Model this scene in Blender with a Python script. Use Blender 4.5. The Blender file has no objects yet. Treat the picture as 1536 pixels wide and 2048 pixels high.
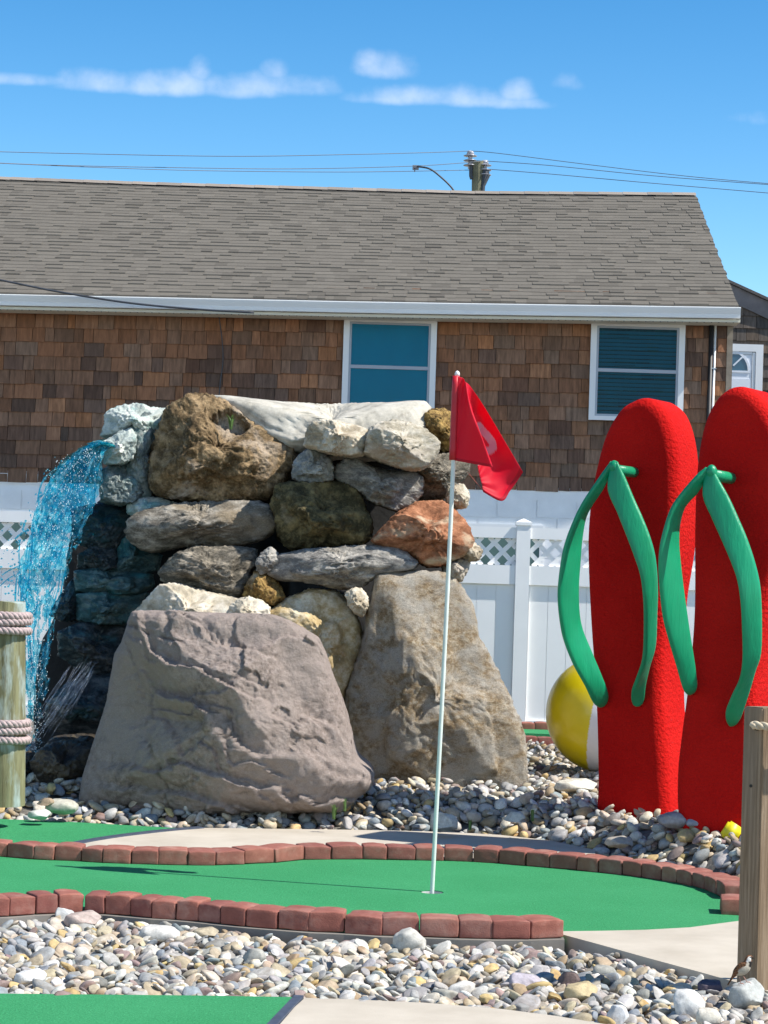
import bpy, bmesh, math, random
import numpy as np
from mathutils import Vector, Matrix
from mathutils.geometry import tessellate_polygon

# ------------------------------------------------------------------ camera, world, sun, exposure
SC = bpy.context.scene
COL = SC.collection
FPX = 4400.0                 # focal length in photo pixels
CX, CY = 768.0, 1024.0
CAMH = 1.53
PITCH = math.atan(117 / FPX)
ROLL = math.radians(1.85)

cam_d = bpy.data.cameras.new("camera")
cam = bpy.data.objects.new("camera", cam_d)
COL.objects.link(cam)
cam_d.sensor_fit = 'VERTICAL'
cam_d.sensor_height = 36.0
cam_d.lens = 36.0 * FPX / 2048.0
cam_d.clip_start = 0.1
cam_d.clip_end = 3000
CAMROT = Matrix.Rotation(math.radians(90) + PITCH, 3, 'X') @ Matrix.Rotation(ROLL, 3, 'Z')
cam.matrix_world = Matrix.Translation((0, 0, CAMH)) @ CAMROT.to_4x4()
SC.camera = cam
R_NP = np.array(CAMROT)

TO_SUN = Vector((0.765, -0.195, 1.0)).normalized()
SUN_EL = math.asin(TO_SUN.z)
SUN_AZ = math.atan2(TO_SUN.x, TO_SUN.y)
sun_d = bpy.data.lights.new("sun", 'SUN')
sun_d.energy = 5.0
sun_d.angle = math.radians(0.5)
sun_d.color = (1.0, 0.955, 0.88)
sun = bpy.data.objects.new("sun", sun_d)
COL.objects.link(sun)
sun.rotation_euler = (-TO_SUN).to_track_quat('-Z', 'Y').to_euler()
sun.location = (30, -5, 40)

SC.view_settings.view_transform = 'Standard'
SC.view_settings.look = 'None'
SC.view_settings.exposure = 0.52
SC.view_settings.gamma = 1.0
SC.view_settings.use_curve_mapping = False
SC.cycles.max_bounces = 8
SC.cycles.transparent_max_bounces = 24
SC.cycles.caustics_refractive = False
SC.cycles.caustics_reflective = False
SC.cycles.use_denoising = True

def build_world():
    w = bpy.data.worlds.new("World")
    SC.world = w
    w.use_nodes = True
    nt = w.node_tree
    nt.nodes.clear()
    N = nt.nodes.new
    L = nt.links.new
    out = N('ShaderNodeOutputWorld')
    bg = N('ShaderNodeBackground')
    sky = N('ShaderNodeTexSky')
    sky.sky_type = 'NISHITA'
    sky.sun_disc = False
    sky.sun_elevation = SUN_EL
    sky.sun_rotation = SUN_AZ
    sky.air_density = 1.0
    sky.dust_density = 0.15
    sky.ozone_density = 2.2
    tc = N('ShaderNodeTexCoord')
    sep = N('ShaderNodeSeparateXYZ')
    L(tc.outputs['Generated'], sep.inputs[0])

    def m(op, a, b=None, c=None, clamp=False):
        n = N('ShaderNodeMath'); n.operation = op; n.use_clamp = clamp
        for i, v in enumerate((a, b, c)):
            if v is None: continue
            if isinstance(v, (int, float)): n.inputs[i].default_value = v
            else: L(v, n.inputs[i])
        return n.outputs[0]
    # deepen the clear blue of the sky (a property of this clear day's air)
    hsv = N('ShaderNodeHueSaturation')
    hsv.inputs['Hue'].default_value = SKY_HUE
    hsv.inputs['Saturation'].default_value = SKY_SAT
    hsv.inputs['Value'].default_value = SKY_VAL
    L(sky.outputs[0], hsv.inputs['Color'])
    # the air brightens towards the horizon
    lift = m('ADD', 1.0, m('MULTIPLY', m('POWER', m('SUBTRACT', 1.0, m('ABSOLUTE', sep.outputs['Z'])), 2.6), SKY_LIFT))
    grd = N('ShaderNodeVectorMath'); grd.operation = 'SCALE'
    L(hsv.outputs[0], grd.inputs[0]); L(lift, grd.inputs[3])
    # clouds: far away, laid out by compass direction and elevation
    yy = m('MAXIMUM', sep.outputs['Y'], 0.05)
    U = m('DIVIDE', sep.outputs['X'], yy)
    V = m('DIVIDE', sep.outputs['Z'], yy)
    comb = N('ShaderNodeCombineXYZ'); L(U, comb.inputs[0]); L(V, comb.inputs[1])
    n1 = N('ShaderNodeTexNoise'); n1.inputs['Scale'].default_value = 58; n1.inputs['Detail'].default_value = 6
    n1.inputs['Roughness'].default_value = 0.55
    L(comb.outputs[0], n1.inputs['Vector'])
    n2 = N('ShaderNodeTexNoise'); n2.inputs['Scale'].default_value = 22; n2.inputs['Detail'].default_value = 3
    L(comb.outputs[0], n2.inputs['Vector'])
    best = None
    for (cu, cv, ru, ru2, up, dn, k) in CLOUDS:
        du = m('SUBTRACT', U, cu)
        a = m('DIVIDE', du, ru)
        dv = m('SUBTRACT', V, cv)
        pos = m('GREATER_THAN', dv, 0.0)
        rv = m('ADD', m('MULTIPLY', pos, up - dn), dn)
        b = m('DIVIDE', dv, rv)
        e = m('MULTIPLY', m('SUBTRACT', 1.0, m('ADD', m('MULTIPLY', a, a), m('MULTIPLY', b, b))), k)
        best = e if best is None else m('MAXIMUM', best, e)
    dens = m('ADD', best, m('MULTIPLY', m('SUBTRACT', n1.outputs[0], 0.46), 2.3))
    dens = m('ADD', dens, m('MULTIPLY', m('SUBTRACT', n2.outputs[0], 0.5), .7))
    mr = N('ShaderNodeMapRange'); mr.interpolation_type = 'SMOOTHSTEP'
    L(dens, mr.inputs[0]); mr.inputs[1].default_value = 0.0; mr.inputs[2].default_value = 2.6
    mask = m('MULTIPLY', m('MULTIPLY', mr.outputs[0], m('GREATER_THAN', best, -1.2)), 0.55)
    mix = N('ShaderNodeMix'); mix.data_type = 'RGBA'
    L(mask, mix.inputs[0])
    # added unseen fill glow low behind the camera, brightens the surfaces facing it
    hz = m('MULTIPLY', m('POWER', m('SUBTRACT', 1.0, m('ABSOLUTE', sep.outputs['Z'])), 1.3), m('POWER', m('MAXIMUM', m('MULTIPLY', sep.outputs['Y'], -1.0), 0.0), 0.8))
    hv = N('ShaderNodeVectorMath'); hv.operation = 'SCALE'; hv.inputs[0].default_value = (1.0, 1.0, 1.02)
    L(m('MULTIPLY', hz, SKY_FILL), hv.inputs[3])
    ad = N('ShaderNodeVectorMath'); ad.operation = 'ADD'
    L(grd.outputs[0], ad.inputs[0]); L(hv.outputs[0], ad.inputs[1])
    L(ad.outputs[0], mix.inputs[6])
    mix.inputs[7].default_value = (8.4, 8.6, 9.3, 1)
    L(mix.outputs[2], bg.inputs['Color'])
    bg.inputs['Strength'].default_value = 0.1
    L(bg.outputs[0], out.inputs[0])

SKY_HUE, SKY_SAT, SKY_VAL, SKY_LIFT, SKY_FILL = 0.5, 1.44, 0.78, 1.1, 4.9
def _c(px, py, ru, up, dn, k=1.0):
    r = R_NP @ np.array([(px - CX), -(py - CY), -FPX])
    return (r[0] / r[1], r[2] / r[1], ru / FPX, ru / FPX, up / FPX, dn / FPX, k)
CLOUDS = [_c(60, 162, 210, 18, 12), _c(190, 172, 120, 40, 16, 1.2), _c(340, 178, 130, 48, 18, 1.3), _c(480, 182, 130, 46, 18, 1.25),
          _c(585, 178, 110, 38, 18, 1.1), _c(400, 150, 30, 40, 25, .9), _c(552, 150, 34, 34, 14, .8),
          _c(770, 142, 70, 48, 20, 1.2), _c(738, 124, 34, 34, 24, 1.0), _c(830, 200, 150, 34, 14, 1.2),
          _c(930, 203, 130, 40, 14, 1.3), _c(1030, 190, 50, 40, 22, 1.1), _c(1020, 208, 90, 20, 12, 1.0),
          _c(1135, 168, 40, 30, 16, .75), _c(1490, 238, 46, 18, 10, .35)]
build_world()

# ------------------------------------------------------------------ projection helpers
def ray(px, py):
    v = R_NP @ np.array([(px - CX), -(py - CY), -FPX])
    return v / v[1]
def P(px, py, d):
    r = ray(px, py) * d
    return Vector((r[0], r[1], r[2] + CAMH))
def G(px, py, z=0.0):
    r = ray(px, py)
    t = (z - CAMH) / r[2]
    return Vector((r[0] * t, r[1] * t, z))
def on_plane(px, py, p0, n):
    r = Vector(ray(px, py)); o = Vector((0, 0, CAMH))
    t = (Vector(p0) - o).dot(n) / r.dot(n)
    return o + r * t

# ------------------------------------------------------------------ noise
def _hash(i, j, k, s):
    h = (i.astype(np.int64) * 374761393 + j.astype(np.int64) * 668265263 + k.astype(np.int64) * 2147483647 + s * 974634541) & 0xFFFFFFFF
    h = ((h ^ (h >> 13)) * 1274126177) & 0xFFFFFFFF
    h = ((h ^ (h >> 16)) * 2246822519) & 0xFFFFFFFF
    return ((h ^ (h >> 15)) & 0xFFFF) / 32767.5 - 1.0
def vnoise(p, s=0):
    p = np.asarray(p, float)
    f = np.floor(p); t = p - f
    i = f.astype(np.int64)
    t = t * t * t * (t * (t * 6 - 15) + 10)
    r = 0
    for a in (0, 1):
        wa = t[:, 0] if a else 1 - t[:, 0]
        for b in (0, 1):
            wb = t[:, 1] if b else 1 - t[:, 1]
            for c in (0, 1):
                wc = t[:, 2] if c else 1 - t[:, 2]
                r = r + wa * wb * wc * _hash(i[:, 0] + a, i[:, 1] + b, i[:, 2] + c, s)
    return r
def fbm(p, s=0, o=4, g=0.5):
    p = np.asarray(p, float)
    r = 0; a = 1.0; tot = 0
    for k in range(o):
        r = r + a * vnoise(p * 2.03 ** k + 17.3 * k, s + k); tot += a; a *= g
    return r / tot
def ridged(p, s=0, o=4, g=0.5):
    r = 0; a = 1.0; tot = 0
    for k in range(o):
        r = r + a * (1 - 2 * np.abs(vnoise(np.asarray(p) * 2.03 ** k + 9.1 * k, s + k))); tot += a; a *= g
    return r / tot
def sstep(a, b, x):
    t = np.clip((x - a) / (b - a), 0, 1)
    return t * t * (3 - 2 * t)

# ------------------------------------------------------------------ mesh helpers
_ico = {}
def ico(sub):
    if sub not in _ico:
        bm = bmesh.new()
        bmesh.ops.create_icosphere(bm, subdivisions=sub, radius=1.0)
        v = np.array([x.co[:] for x in bm.verts]); f = np.array([[a.index for a in x.verts] for x in bm.faces])
        bm.free(); _ico[sub] = (v, f)
    return _ico[sub]

def mesh_obj(name, verts, faces, mat=None, parent=None, smooth=False, vcol=None, fmat=None, loc=None):
    me = bpy.data.meshes.new(name)
    verts = np.asarray(verts, dtype=np.float32).reshape(-1, 3)
    if loc is not None:
        verts = verts - np.asarray(loc, dtype=np.float32)
    if isinstance(faces, np.ndarray) and faces.ndim == 2:
        nf, k = faces.shape
        me.vertices.add(len(verts)); me.vertices.foreach_set('co', verts.ravel())
        me.loops.add(nf * k); me.loops.foreach_set('vertex_index', faces.astype(np.int32).ravel())
        me.polygons.add(nf)
        me.polygons.foreach_set('loop_start', np.arange(0, nf * k, k, dtype=np.int32))
        me.update(calc_edges=True)
    else:
        me.from_pydata([tuple(map(float, v)) for v in verts], [], [tuple(int(i) for i in f) for f in faces])
    me.validate()
    if vcol is not None:
        at = me.color_attributes.new('Col', 'FLOAT_COLOR', 'POINT')
        c = np.ones((len(verts), 4), dtype=np.float32); c[:, :3] = vcol
        at.data.foreach_set('color', c.ravel())
    mats = mat if isinstance(mat, (list, tuple)) else ([mat] if mat else [])
    for m_ in mats: me.materials.append(m_)
    if fmat is not None: me.polygons.foreach_set('material_index', np.asarray(fmat, dtype=np.int32))
    if smooth: me.polygons.foreach_set('use_smooth', np.ones(len(me.polygons), dtype=bool))
    o = bpy.data.objects.new(name, me)
    COL.objects.link(o)
    if loc is not None: o.location = loc
    if parent is not None:
        o.parent = parent
        if loc is None:
            o.matrix_parent_inverse = Matrix.Translation(parent.location).inverted()
        else:
            o.location = Vector(loc) - parent.location
    return o
def empty(name, loc):
    o = bpy.data.objects.new(name, None); COL.objects.link(o)
    o.location = loc; o.empty_display_size = 0.1
    return o
def tag(o, label, cat, group=None, kind=None):
    if label: o['label'] = label
    if cat: o['category'] = cat
    if group: o['group'] = group
    if kind: o['kind'] = kind
    return o
def struct(o):
    o['kind'] = 'structure'; return o

class MB:
    """collects primitive shapes into one mesh"""
    def __init__(s): s.v = []; s.f = []; s.m = []; s.c = []
    def add(s, v, f, m=0, c=None):
        b = len(s.v)
        s.v += [tuple(x) for x in v]
        s.f += [tuple(i + b for i in q) for q in f]
        s.m += [m] * len(f)
        s.c += [c if c is not None else (1, 1, 1)] * len(v)
    def box(s, o, ax, ay, az, m=0, c=None):
        """box from corner o along three edge vectors"""
        o, ax, ay, az = Vector(o), Vector(ax), Vector(ay), Vector(az)
        v = [o, o + ax, o + ax + ay, o + ay, o + az, o + ax + az, o + ax + ay + az, o + ay + az]
        f = [(0, 3, 2, 1), (4, 5, 6, 7), (0, 1, 5, 4), (1, 2, 6, 5), (2, 3, 7, 6), (3, 0, 4, 7)]
        if ax.cross(ay).dot(az) < 0: f = [q[::-1] for q in f]
        s.add(v, f, m, c)
    def tube(s, pts, r, n=8, m=0, c=None, cap=True):
        pts = [Vector(p) for p in pts]; k = len(pts)
        rr = r if isinstance(r, (list, tuple, np.ndarray)) else [r] * k
        vs, fs = [], []
        up = None
        for i, p in enumerate(pts):
            t = (pts[min(i + 1, k - 1)] - pts[max(i - 1, 0)]).normalized()
            if up is None:
                up = t.orthogonal().normalized()
            up = (up - t * up.dot(t)).normalized()
            b = t.cross(up)
            for j in range(n):
                a = 2 * math.pi * j / n
                vs.append(p + (up * math.cos(a) + b * math.sin(a)) * rr[i])
        for i in range(k - 1):
            for j in range(n):
                fs.append((i * n + j, i * n + (j + 1) % n, (i + 1) * n + (j + 1) % n, (i + 1) * n + j))
        if cap:
            fs.append(tuple(reversed(range(n)))); fs.append(tuple((k - 1) * n + j for j in range(n)))
        s.add(vs, fs, m, c)
    def build(s, name, mat=None, parent=None, smooth=False, vcol=False, loc=None):
        return mesh_obj(name, s.v, s.f, mat, parent, smooth, np.array(s.c) if vcol else None, s.m if isinstance(mat, (list, tuple)) else None, loc)

def slab(name, loops, z0, z1, mat, parent=None):
    """polygon (with holes) extruded from z0 up to z1"""
    loops = [[(p[0], p[1]) for p in lp] for lp in loops]
    tri = tessellate_polygon([[Vector((p[0], p[1], 0)) for p in lp] for lp in loops])
    flat = [p for lp in loops for p in lp]; n = len(flat)
    v = [(x, y, z1) for x, y in flat] + [(x, y, z0) for x, y in flat]
    f = []
    for a, b, c in tri:
        A, B, C = flat[a], flat[b], flat[c]
        cr = (B[0] - A[0]) * (C[1] - A[1]) - (B[1] - A[1]) * (C[0] - A[0])
        f.append((a, b, c) if cr > 0 else (a, c, b))
    st = 0
    for lp in loops:
        k = len(lp)
        for i in range(k):
            f.append((st + i, st + (i + 1) % k, n + st + (i + 1) % k, n + st + i))
        st += k
    o = mesh_obj(name, v, f, mat, parent)
    return o
def smooth_poly(pts, n, closed=False):
    """Catmull-Rom resample"""
    p = np.array([tuple(x) for x in pts], float); k = len(p)
    segs = k if closed else k - 1
    out = []
    for i in range(segs):
        if closed: a, b, c, d = p[(i - 1) % k], p[i], p[(i + 1) % k], p[(i + 2) % k]
        else: a, b, c, d = p[max(i - 1, 0)], p[i], p[i + 1], p[min(i + 2, k - 1)]
        for j in range(n):
            t = j / n
            out.append(0.5 * ((2 * b) + (c - a) * t + (2 * a - 5 * b + 4 * c - d) * t * t + (3 * b - a - 3 * c + d) * t ** 3))
    if not closed: out.append(p[-1])
    return np.array(out)

# ------------------------------------------------------------------ materials
class NT:
    def __init__(s, name):
        s.mat = bpy.data.materials.new(name); s.mat.use_nodes = True
        s.nt = s.mat.node_tree; s.nt.nodes.clear()
        s.out = s.N('ShaderNodeOutputMaterial')
        s.b = s.N('ShaderNodeBsdfPrincipled')
        s.L(s.b.outputs[0], s.out.inputs[0])
    def N(s, t): return s.nt.nodes.new(t)
    def L(s, a, b): s.nt.links.new(a, b)
    def set(s, inp, v):
        if isinstance(v, (int, float)): s.b.inputs[inp].default_value = v
        elif isinstance(v, tuple): s.b.inputs[inp].default_value = (*v, 1) if len(v) == 3 else v
        else: s.L(v, s.b.inputs[inp])
    def coords(s, kind='Object', scale=(1, 1, 1), rot=(0, 0, 0), jitter=False):
        tc = s.N('ShaderNodeTexCoord'); mp = s.N('ShaderNodeMapping')
        mp.inputs['Scale'].default_value = scale; mp.inputs['Rotation'].default_value = rot
        s.L(tc.outputs[kind], mp.inputs[0])
        if jitter:
            oi = s.N('ShaderNodeObjectInfo'); ml = s.N('ShaderNodeMath'); ml.operation = 'MULTIPLY'; ml.inputs[1].default_value = 91.7
            s.L(oi.outputs['Random'], ml.inputs[0])
            ad = s.N('ShaderNodeVectorMath'); ad.operation = 'ADD'
            s.L(mp.outputs[0], ad.inputs[0]); s.L(ml.outputs[0], ad.inputs[1])
            return ad.outputs[0]
        return mp.outputs[0]
    def noise(s, vec, scale, detail=4, rough=0.55, dist=0.0):
        n = s.N('ShaderNodeTexNoise'); n.inputs['Scale'].default_value = scale; n.inputs['Detail'].default_value = detail
        n.inputs['Roughness'].default_value = rough; n.inputs['Distortion'].default_value = dist
        s.L(vec, n.inputs['Vector']); return n.outputs[0]
    def voronoi(s, vec, scale, feature='F1', out='Distance'):
        n = s.N('ShaderNodeTexVoronoi'); n.feature = feature; n.inputs['Scale'].default_value = scale
        s.L(vec, n.inputs['Vector']); return n.outputs[out]
    def ramp(s, fac, stops, interp='LINEAR'):
        r = s.N('ShaderNodeValToRGB'); r.color_ramp.interpolation = interp
        el = r.color_ramp.elements
        while len(el) < len(stops): el.new(0.5)
        for e, (p, c) in zip(el, stops):
            e.position = p
            e.color = (*c, 1) if isinstance(c, tuple) else (c, c, c, 1)
        s.L(fac, r.inputs[0]); return r.outputs[0]
    def mix(s, fac, a, b, mode='MIX'):
        m = s.N('ShaderNodeMix'); m.data_type = 'RGBA'; m.blend_type = mode
        for i, v in ((0, fac), (6, a), (7, b)):
            if isinstance(v, (int, float)): m.inputs[i].default_value = v
            elif isinstance(v, tuple): m.inputs[i].default_value = (*v, 1)
            else: s.L(v, m.inputs[i])
        return m.outputs[2]
    def math(s, op, a, b=None):
        n = s.N('ShaderNodeMath'); n.operation = op
        for i, v in enumerate((a, b)):
            if v is None: continue
            if isinstance(v, (int, float)): n.inputs[i].default_value = v
            else: s.L(v, n.inputs[i])
        return n.outputs[0]
    def attr(s, name='Col'):
        a = s.N('ShaderNodeAttribute'); a.attribute_name = name; return a.outputs['Color']
    def bump(s, h, strength=0.3, dist=0.01, prev=None):
        b = s.N('ShaderNodeBump'); b.inputs['Strength'].default_value = strength; b.inputs['Distance'].default_value = dist
        s.L(h, b.inputs['Height'])
        if prev is not None: s.L(prev, b.inputs['Normal'])
        s.L(b.outputs[0], s.b.inputs['Normal']); return b.outputs[0]

def mat_plain(name, col, rough=0.5, var=0.12, scale=6.0, bump=0.0, bscale=60, bdist=0.003, metal=0.0, kind='Object', spec=0.5):
    t = NT(name); v = t.coords(kind)
    n = t.noise(v, scale, 5)
    c0 = tuple(max(0, x * (1 - var)) for x in col); c1 = tuple(min(1, x * (1 + var)) for x in col)
    t.set('Base Color', t.ramp(n, [(0.3, c0), (0.7, c1)]))
    t.set('Roughness', rough); t.set('Metallic', metal); t.set('Specular IOR Level', spec)
    if bump: t.bump(t.noise(v, bscale, 4), bump, bdist)
    return t.mat

def mat_turf():
    t = NT('green_turf'); v = t.coords()
    n = t.noise(v, 115, 5, 0.8); big = t.noise(v, 1.6, 4); mid = t.noise(v, 26, 4, .7)
    c = t.ramp(n, [(0.34, (0.008, 0.115, 0.038)), (0.5, (0.030, 0.235, 0.085)), (0.66, (0.065, 0.375, 0.15))])
    c = t.mix(t.ramp(big, [(0.35, 0.0), (0.7, 0.3)]), c, (0.065, 0.35, 0.15))
    c = t.mix(t.ramp(mid, [(0.4, 0.0), (0.75, 0.5)]), c, (0.02, 0.2, 0.07))
    t.set('Base Color', c); t.set('Roughness', 0.85); t.set('Specular IOR Level', 0.25)
    t.bump(n, 0.6, 0.006)
    return t.mat
def mat_concrete(name='beige_concrete', c0=(0.42, 0.37, 0.30), c1=(0.53, 0.475, 0.395)):
    t = NT(name); v = t.coords()
    n = t.noise(v, 3.0, 6, 0.6); f = t.noise(v, 190, 3, 0.7); st = t.noise(v, 0.9, 5)
    c = t.ramp(n, [(0.3, c0), (0.7, c1)])
    c = t.mix(t.ramp(st, [(0.52, 0.0), (0.75, 0.35)]), c, tuple(x * 0.72 for x in c0))
    c = t.mix(t.ramp(f, [(0.6, 0.0), (0.85, 0.35)]), c, tuple(x * 0.6 for x in c0))
    t.set('Base Color', c); t.set('Roughness', 0.9); t.set('Specular IOR Level', 0.2)
    t.bump(f, 0.35, 0.003)
    return t.mat
def mat_brick():
    t = NT('red_paver'); v = t.coords(jitter=True)
    oi = t.N('ShaderNodeObjectInfo')
    n = t.noise(v, 14, 5, 0.65); f = t.noise(v, 160, 3, 0.7)
    c = t.ramp(n, [(0.25, (0.22, 0.078, 0.056)), (0.55, (0.33, 0.125, 0.092)), (0.8, (0.44, 0.23, 0.175))])
    c = t.mix(oi.outputs['Random'], c, t.mix(0.65, c, (0.17, 0.055, 0.05)))
    dust = t.noise(v, 5, 5, .7); c = t.mix(t.ramp(dust, [(0.5, 0.0), (0.72, 0.55)]), c, (0.40, 0.25, 0.20))
    c = t.mix(t.ramp(f, [(0.55, 0.0), (0.8, 0.4)]), c, (0.13, 0.05, 0.042))
    t.set('Base Color', c); t.set('Roughness', 0.85); t.set('Specular IOR Level', 0.25)
    t.bump(f, 0.5, 0.004)
    return t.mat
def mat_vcol(name, rough=0.7, grain=None, gscale=1.0, gamt=0.35, bump=0.3, bdist=0.003, spec=0.35, coat=0.0):
    """base colour per piece from the mesh's colour attribute, with fine texture"""
    t = NT(name)
    v = t.coords('Object', grain if grain else (1, 1, 1))
    n = t.noise(v, gscale, 5, 0.65)
    c = t.attr()
    c = t.mix(1.0, c, t.ramp(n, [(0.25, 1 - gamt), (0.75, 1 + gamt * 0.8)]), 'MULTIPLY')
    t.set('Base Color', c); t.set('Roughness', rough); t.set('Specular IOR Level', spec); t.set('Coat Weight', coat)
    if bump: t.bump(n, bump, bdist)
    return t.mat

M = {}
M['turf'] = mat_turf()
M['concrete'] = mat_concrete()
M['footing'] = mat_concrete('grey_footing', (0.16, 0.15, 0.135), (0.27, 0.25, 0.22))
M['brick'] = mat_brick()
M['dirt'] = mat_plain('gravel_bed_soil', (0.13, 0.12, 0.105), 0.95, 0.4, 30, 0.6, 60, 0.01)
M['strip'] = mat_plain('dark_strip', (0.06, 0.075, 0.11), 0.45, 0.3, 30, 0.2)
M['white_vinyl'] = mat_plain('white_vinyl', (0.87, 0.865, 0.845), 0.35, 0.03, 3)
M['white_trim'] = mat_plain('white_trim', (0.78, 0.78, 0.77), 0.4, 0.03, 3)
M['gutter'] = mat_plain('white_gutter_metal', (0.82, 0.81, 0.78), 0.35, 0.03, 2)
M['soffit'] = mat_plain('beige_soffit', (0.66, 0.62, 0.50), 0.6, 0.05, 4)
M['dark'] = mat_plain('dark_plastic', (0.02, 0.02, 0.022), 0.5, 0.2, 10)
M['block'] = mat_plain('white_painted_block', (0.86, 0.855, 0.84), 0.6, 0.05, 7, 0.35, 90, 0.004)
M['line'] = mat_plain('grey_line', (0.13, 0.15, 0.18), 0.6, 0.1, 10)
M['wire'] = mat_plain('cable', (0.045, 0.05, 0.06), 0.5, 0.2, 10)
# ------------------------------------------------------------------ ground, greens, paths, edging
def pts2(lst, z=0.0): return [G(x, y, z) for x, y in lst]

front_row = [(-95, 1836), (-45, 1834), (20, 1832), (72, 1828), (117, 1826), (167, 1825), (208, 1827), (260, 1831), (303, 1835), (351, 1838), (395, 1842),
             (440, 1847), (491, 1852), (555, 1857), (617, 1862), (688, 1865), (763, 1870), (838, 1872), (917, 1875), (985, 1877), (1061, 1877), (1128, 1875)]
back_row = [(-95, 1710), (-40, 1712), (14, 1714), (67, 1719), (108, 1721), (162, 1723), (204, 1726), (262, 1728), (316, 1730), (376, 1731), (432, 1731),
            (490, 1729), (549, 1726), (608, 1720), (662, 1719), (725, 1719), (774, 1720), (831, 1721), (888, 1722), (946, 1724), (998, 1727), (1051, 1732),
            (1098, 1736), (1153, 1741), (1196, 1745), (1243, 1750), (1282, 1755), (1322, 1761), (1352, 1766), (1382, 1772), (1407, 1779), (1430, 1788), (1446, 1799)]

big = 420.0
struct(mesh_obj('ground', [(-big, -big, -.16), (big, -big, -.16), (big, big, -.16), (-big, big, -.16)], [(0, 1, 2, 3)], M['dirt']))

# far edge of the course: everything beyond it is the stone bed in front of the rocks
edge_px = [(-260, 1630), (0, 1637), (110, 1641), (200, 1646), (300, 1652), (400, 1657), (560, 1658), (720, 1660), (900, 1664), (1000, 1670), (1100, 1681), (1190, 1700),
           (1250, 1714), (1320, 1727), (1380, 1742), (1440, 1760), (1500, 1795), (1600, 1840)]
edge_w = np.array([[p.x, p.y] for p in pts2(edge_px)])
def edge_y(x): return np.interp(x, edge_w[:, 0], edge_w[:, 1])
def gz(x, y):
    """height of the stone bed that rises behind the course"""
    e = edge_y(x)
    return 0.135 * sstep(0.05, 0.85, y - e) + 0.02

# bed surface under the stones
xs = np.linspace(-14, 14, 113); tt = np.concatenate([np.linspace(0, 1.2, 14), np.linspace(1.5, 30, 24)])
V_, F_ = [], []
for i, x in enumerate(xs):
    for t_ in tt:
        y = edge_y(x) + t_ + 0.02
        V_.append((x, y, gz(x, y) - 0.06))
k = len(tt)
for i in range(len(xs) - 1):
    for j in range(k - 1):
        F_.append((i * k + j, (i + 1) * k + j, (i + 1) * k + j + 1, i * k + j + 1))
struct(mesh_obj('gravel_bed', V_, F_, M['dirt'], smooth=True))

# main putting green between the two brick rows, with a hole for the cup
hole_c = G(864, 1784)
HOLE_R = 0.056
g_front = pts2(front_row); g_back = pts2(back_row)
outer = [(p.x, p.y + 0.03) for p in g_front] + [tuple(G(x, y)[:2]) for x, y in [(1112, 1863), (1200, 1862), (1290, 1860), (1380, 1855), (1470, 1843), (1560, 1832)]]
outer += [tuple(G(1530, 1805)[:2])] + [(p.x, p.y + 0.05) for p in reversed(g_back)]
hole = [(hole_c.x + HOLE_R * math.cos(a), hole_c.y + HOLE_R * math.sin(a)) for a in np.linspace(0, 2 * math.pi, 25)[:-1]]
struct(slab('putting_green', [outer, hole], -0.15, 0.0, M['turf']))
# cup
cup = MB()
ang = np.linspace(0, 2 * math.pi, 25)[:-1]
cv = [(hole_c.x + HOLE_R * .97 * math.cos(a), hole_c.y + HOLE_R * .97 * math.sin(a), z) for z in (-0.004, -0.1) for a in ang]
cf = [(j, 24 + j, 24 + (j + 1) % 24, (j + 1) % 24) for j in range(24)] + [tuple(24 + j for j in range(24))]
cup.add(cv, cf)
tag(cup.build('golf_cup', mat_plain('cup_plastic', (0.55, 0.55, 0.52), 0.4)), 'white plastic golf cup sunk in the green around the flagstick foot', 'golf cup')

# concrete footing below the front bricks
ft = []
for p in g_front: ft.append((p.x, p.y - 0.03))
for p in reversed(g_front): ft.append((p.x, p.y + 0.028))
struct(slab('concrete_footing', [ft], -0.155, -0.004, M['footing']))

# back green, dark strip and curved concrete path behind the back bricks
bk = [(p.x, p.y + 0.05) for p in g_back]
bstrip = pts2([(140, 1690), (180, 1682), (230, 1674), (285, 1667), (340, 1661), (402, 1656)])
left_edge = [e for e in edge_px if e[0] <= 400]
gr = [tuple(G(x, y)[:2]) for x, y in left_edge] + [tuple(p[:2]) for p in reversed(bstrip)] + [tuple(G(145, 1700)[:2])] + [q for q in reversed(bk) if q[0] < G(150, 1722).x]
struct(slab('back_green', [gr], -0.15, -0.003, M['turf']))
pathp = [tuple(p[:2]) for p in bstrip] + [tuple(G(x, y)[:2]) for x, y in edge_px if 400 < x < 1240] + [q for q in reversed(bk) if G(108, 1721).x < q[0] < G(1225, 1750).x]
struct(slab('concrete_path', [pathp], -0.15, 0.001, M['concrete']))
st = MB()
w_ = smooth_poly([tuple(p) for p in bstrip], 4)
for i in range(len(w_) - 1):
    a, b = Vector(w_[i]), Vector(w_[i + 1]); t_ = (b - a); nrm = Vector((-t_.y, t_.x, 0)).normalized() * 0.05
    a.z = b.z = -0.02
    st.box(a - nrm * .6, t_ * 1.01, nrm * 1.2, (0, 0, 0.027 + 0.0002 * (i % 2)))
struct(st.build('edge_strip', M['strip']))

# concrete pad to the right of the front bricks
pad = [tuple(G(x, y)[:2]) for x, y in [(1111, 1866), (1112, 1863.5), (1200, 1862.5), (1290, 1860.5), (1380, 1855.5), (1470, 1843.5), (1560, 1832.5), (1700, 1800), (1900, 1990), (1700, 2030), (1474, 1966), (1400, 1945), (1300, 1918), (1200, 1890)]]
struct(slab('concrete_pad', [pad], -0.15, 0.002, M['concrete']))

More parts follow.
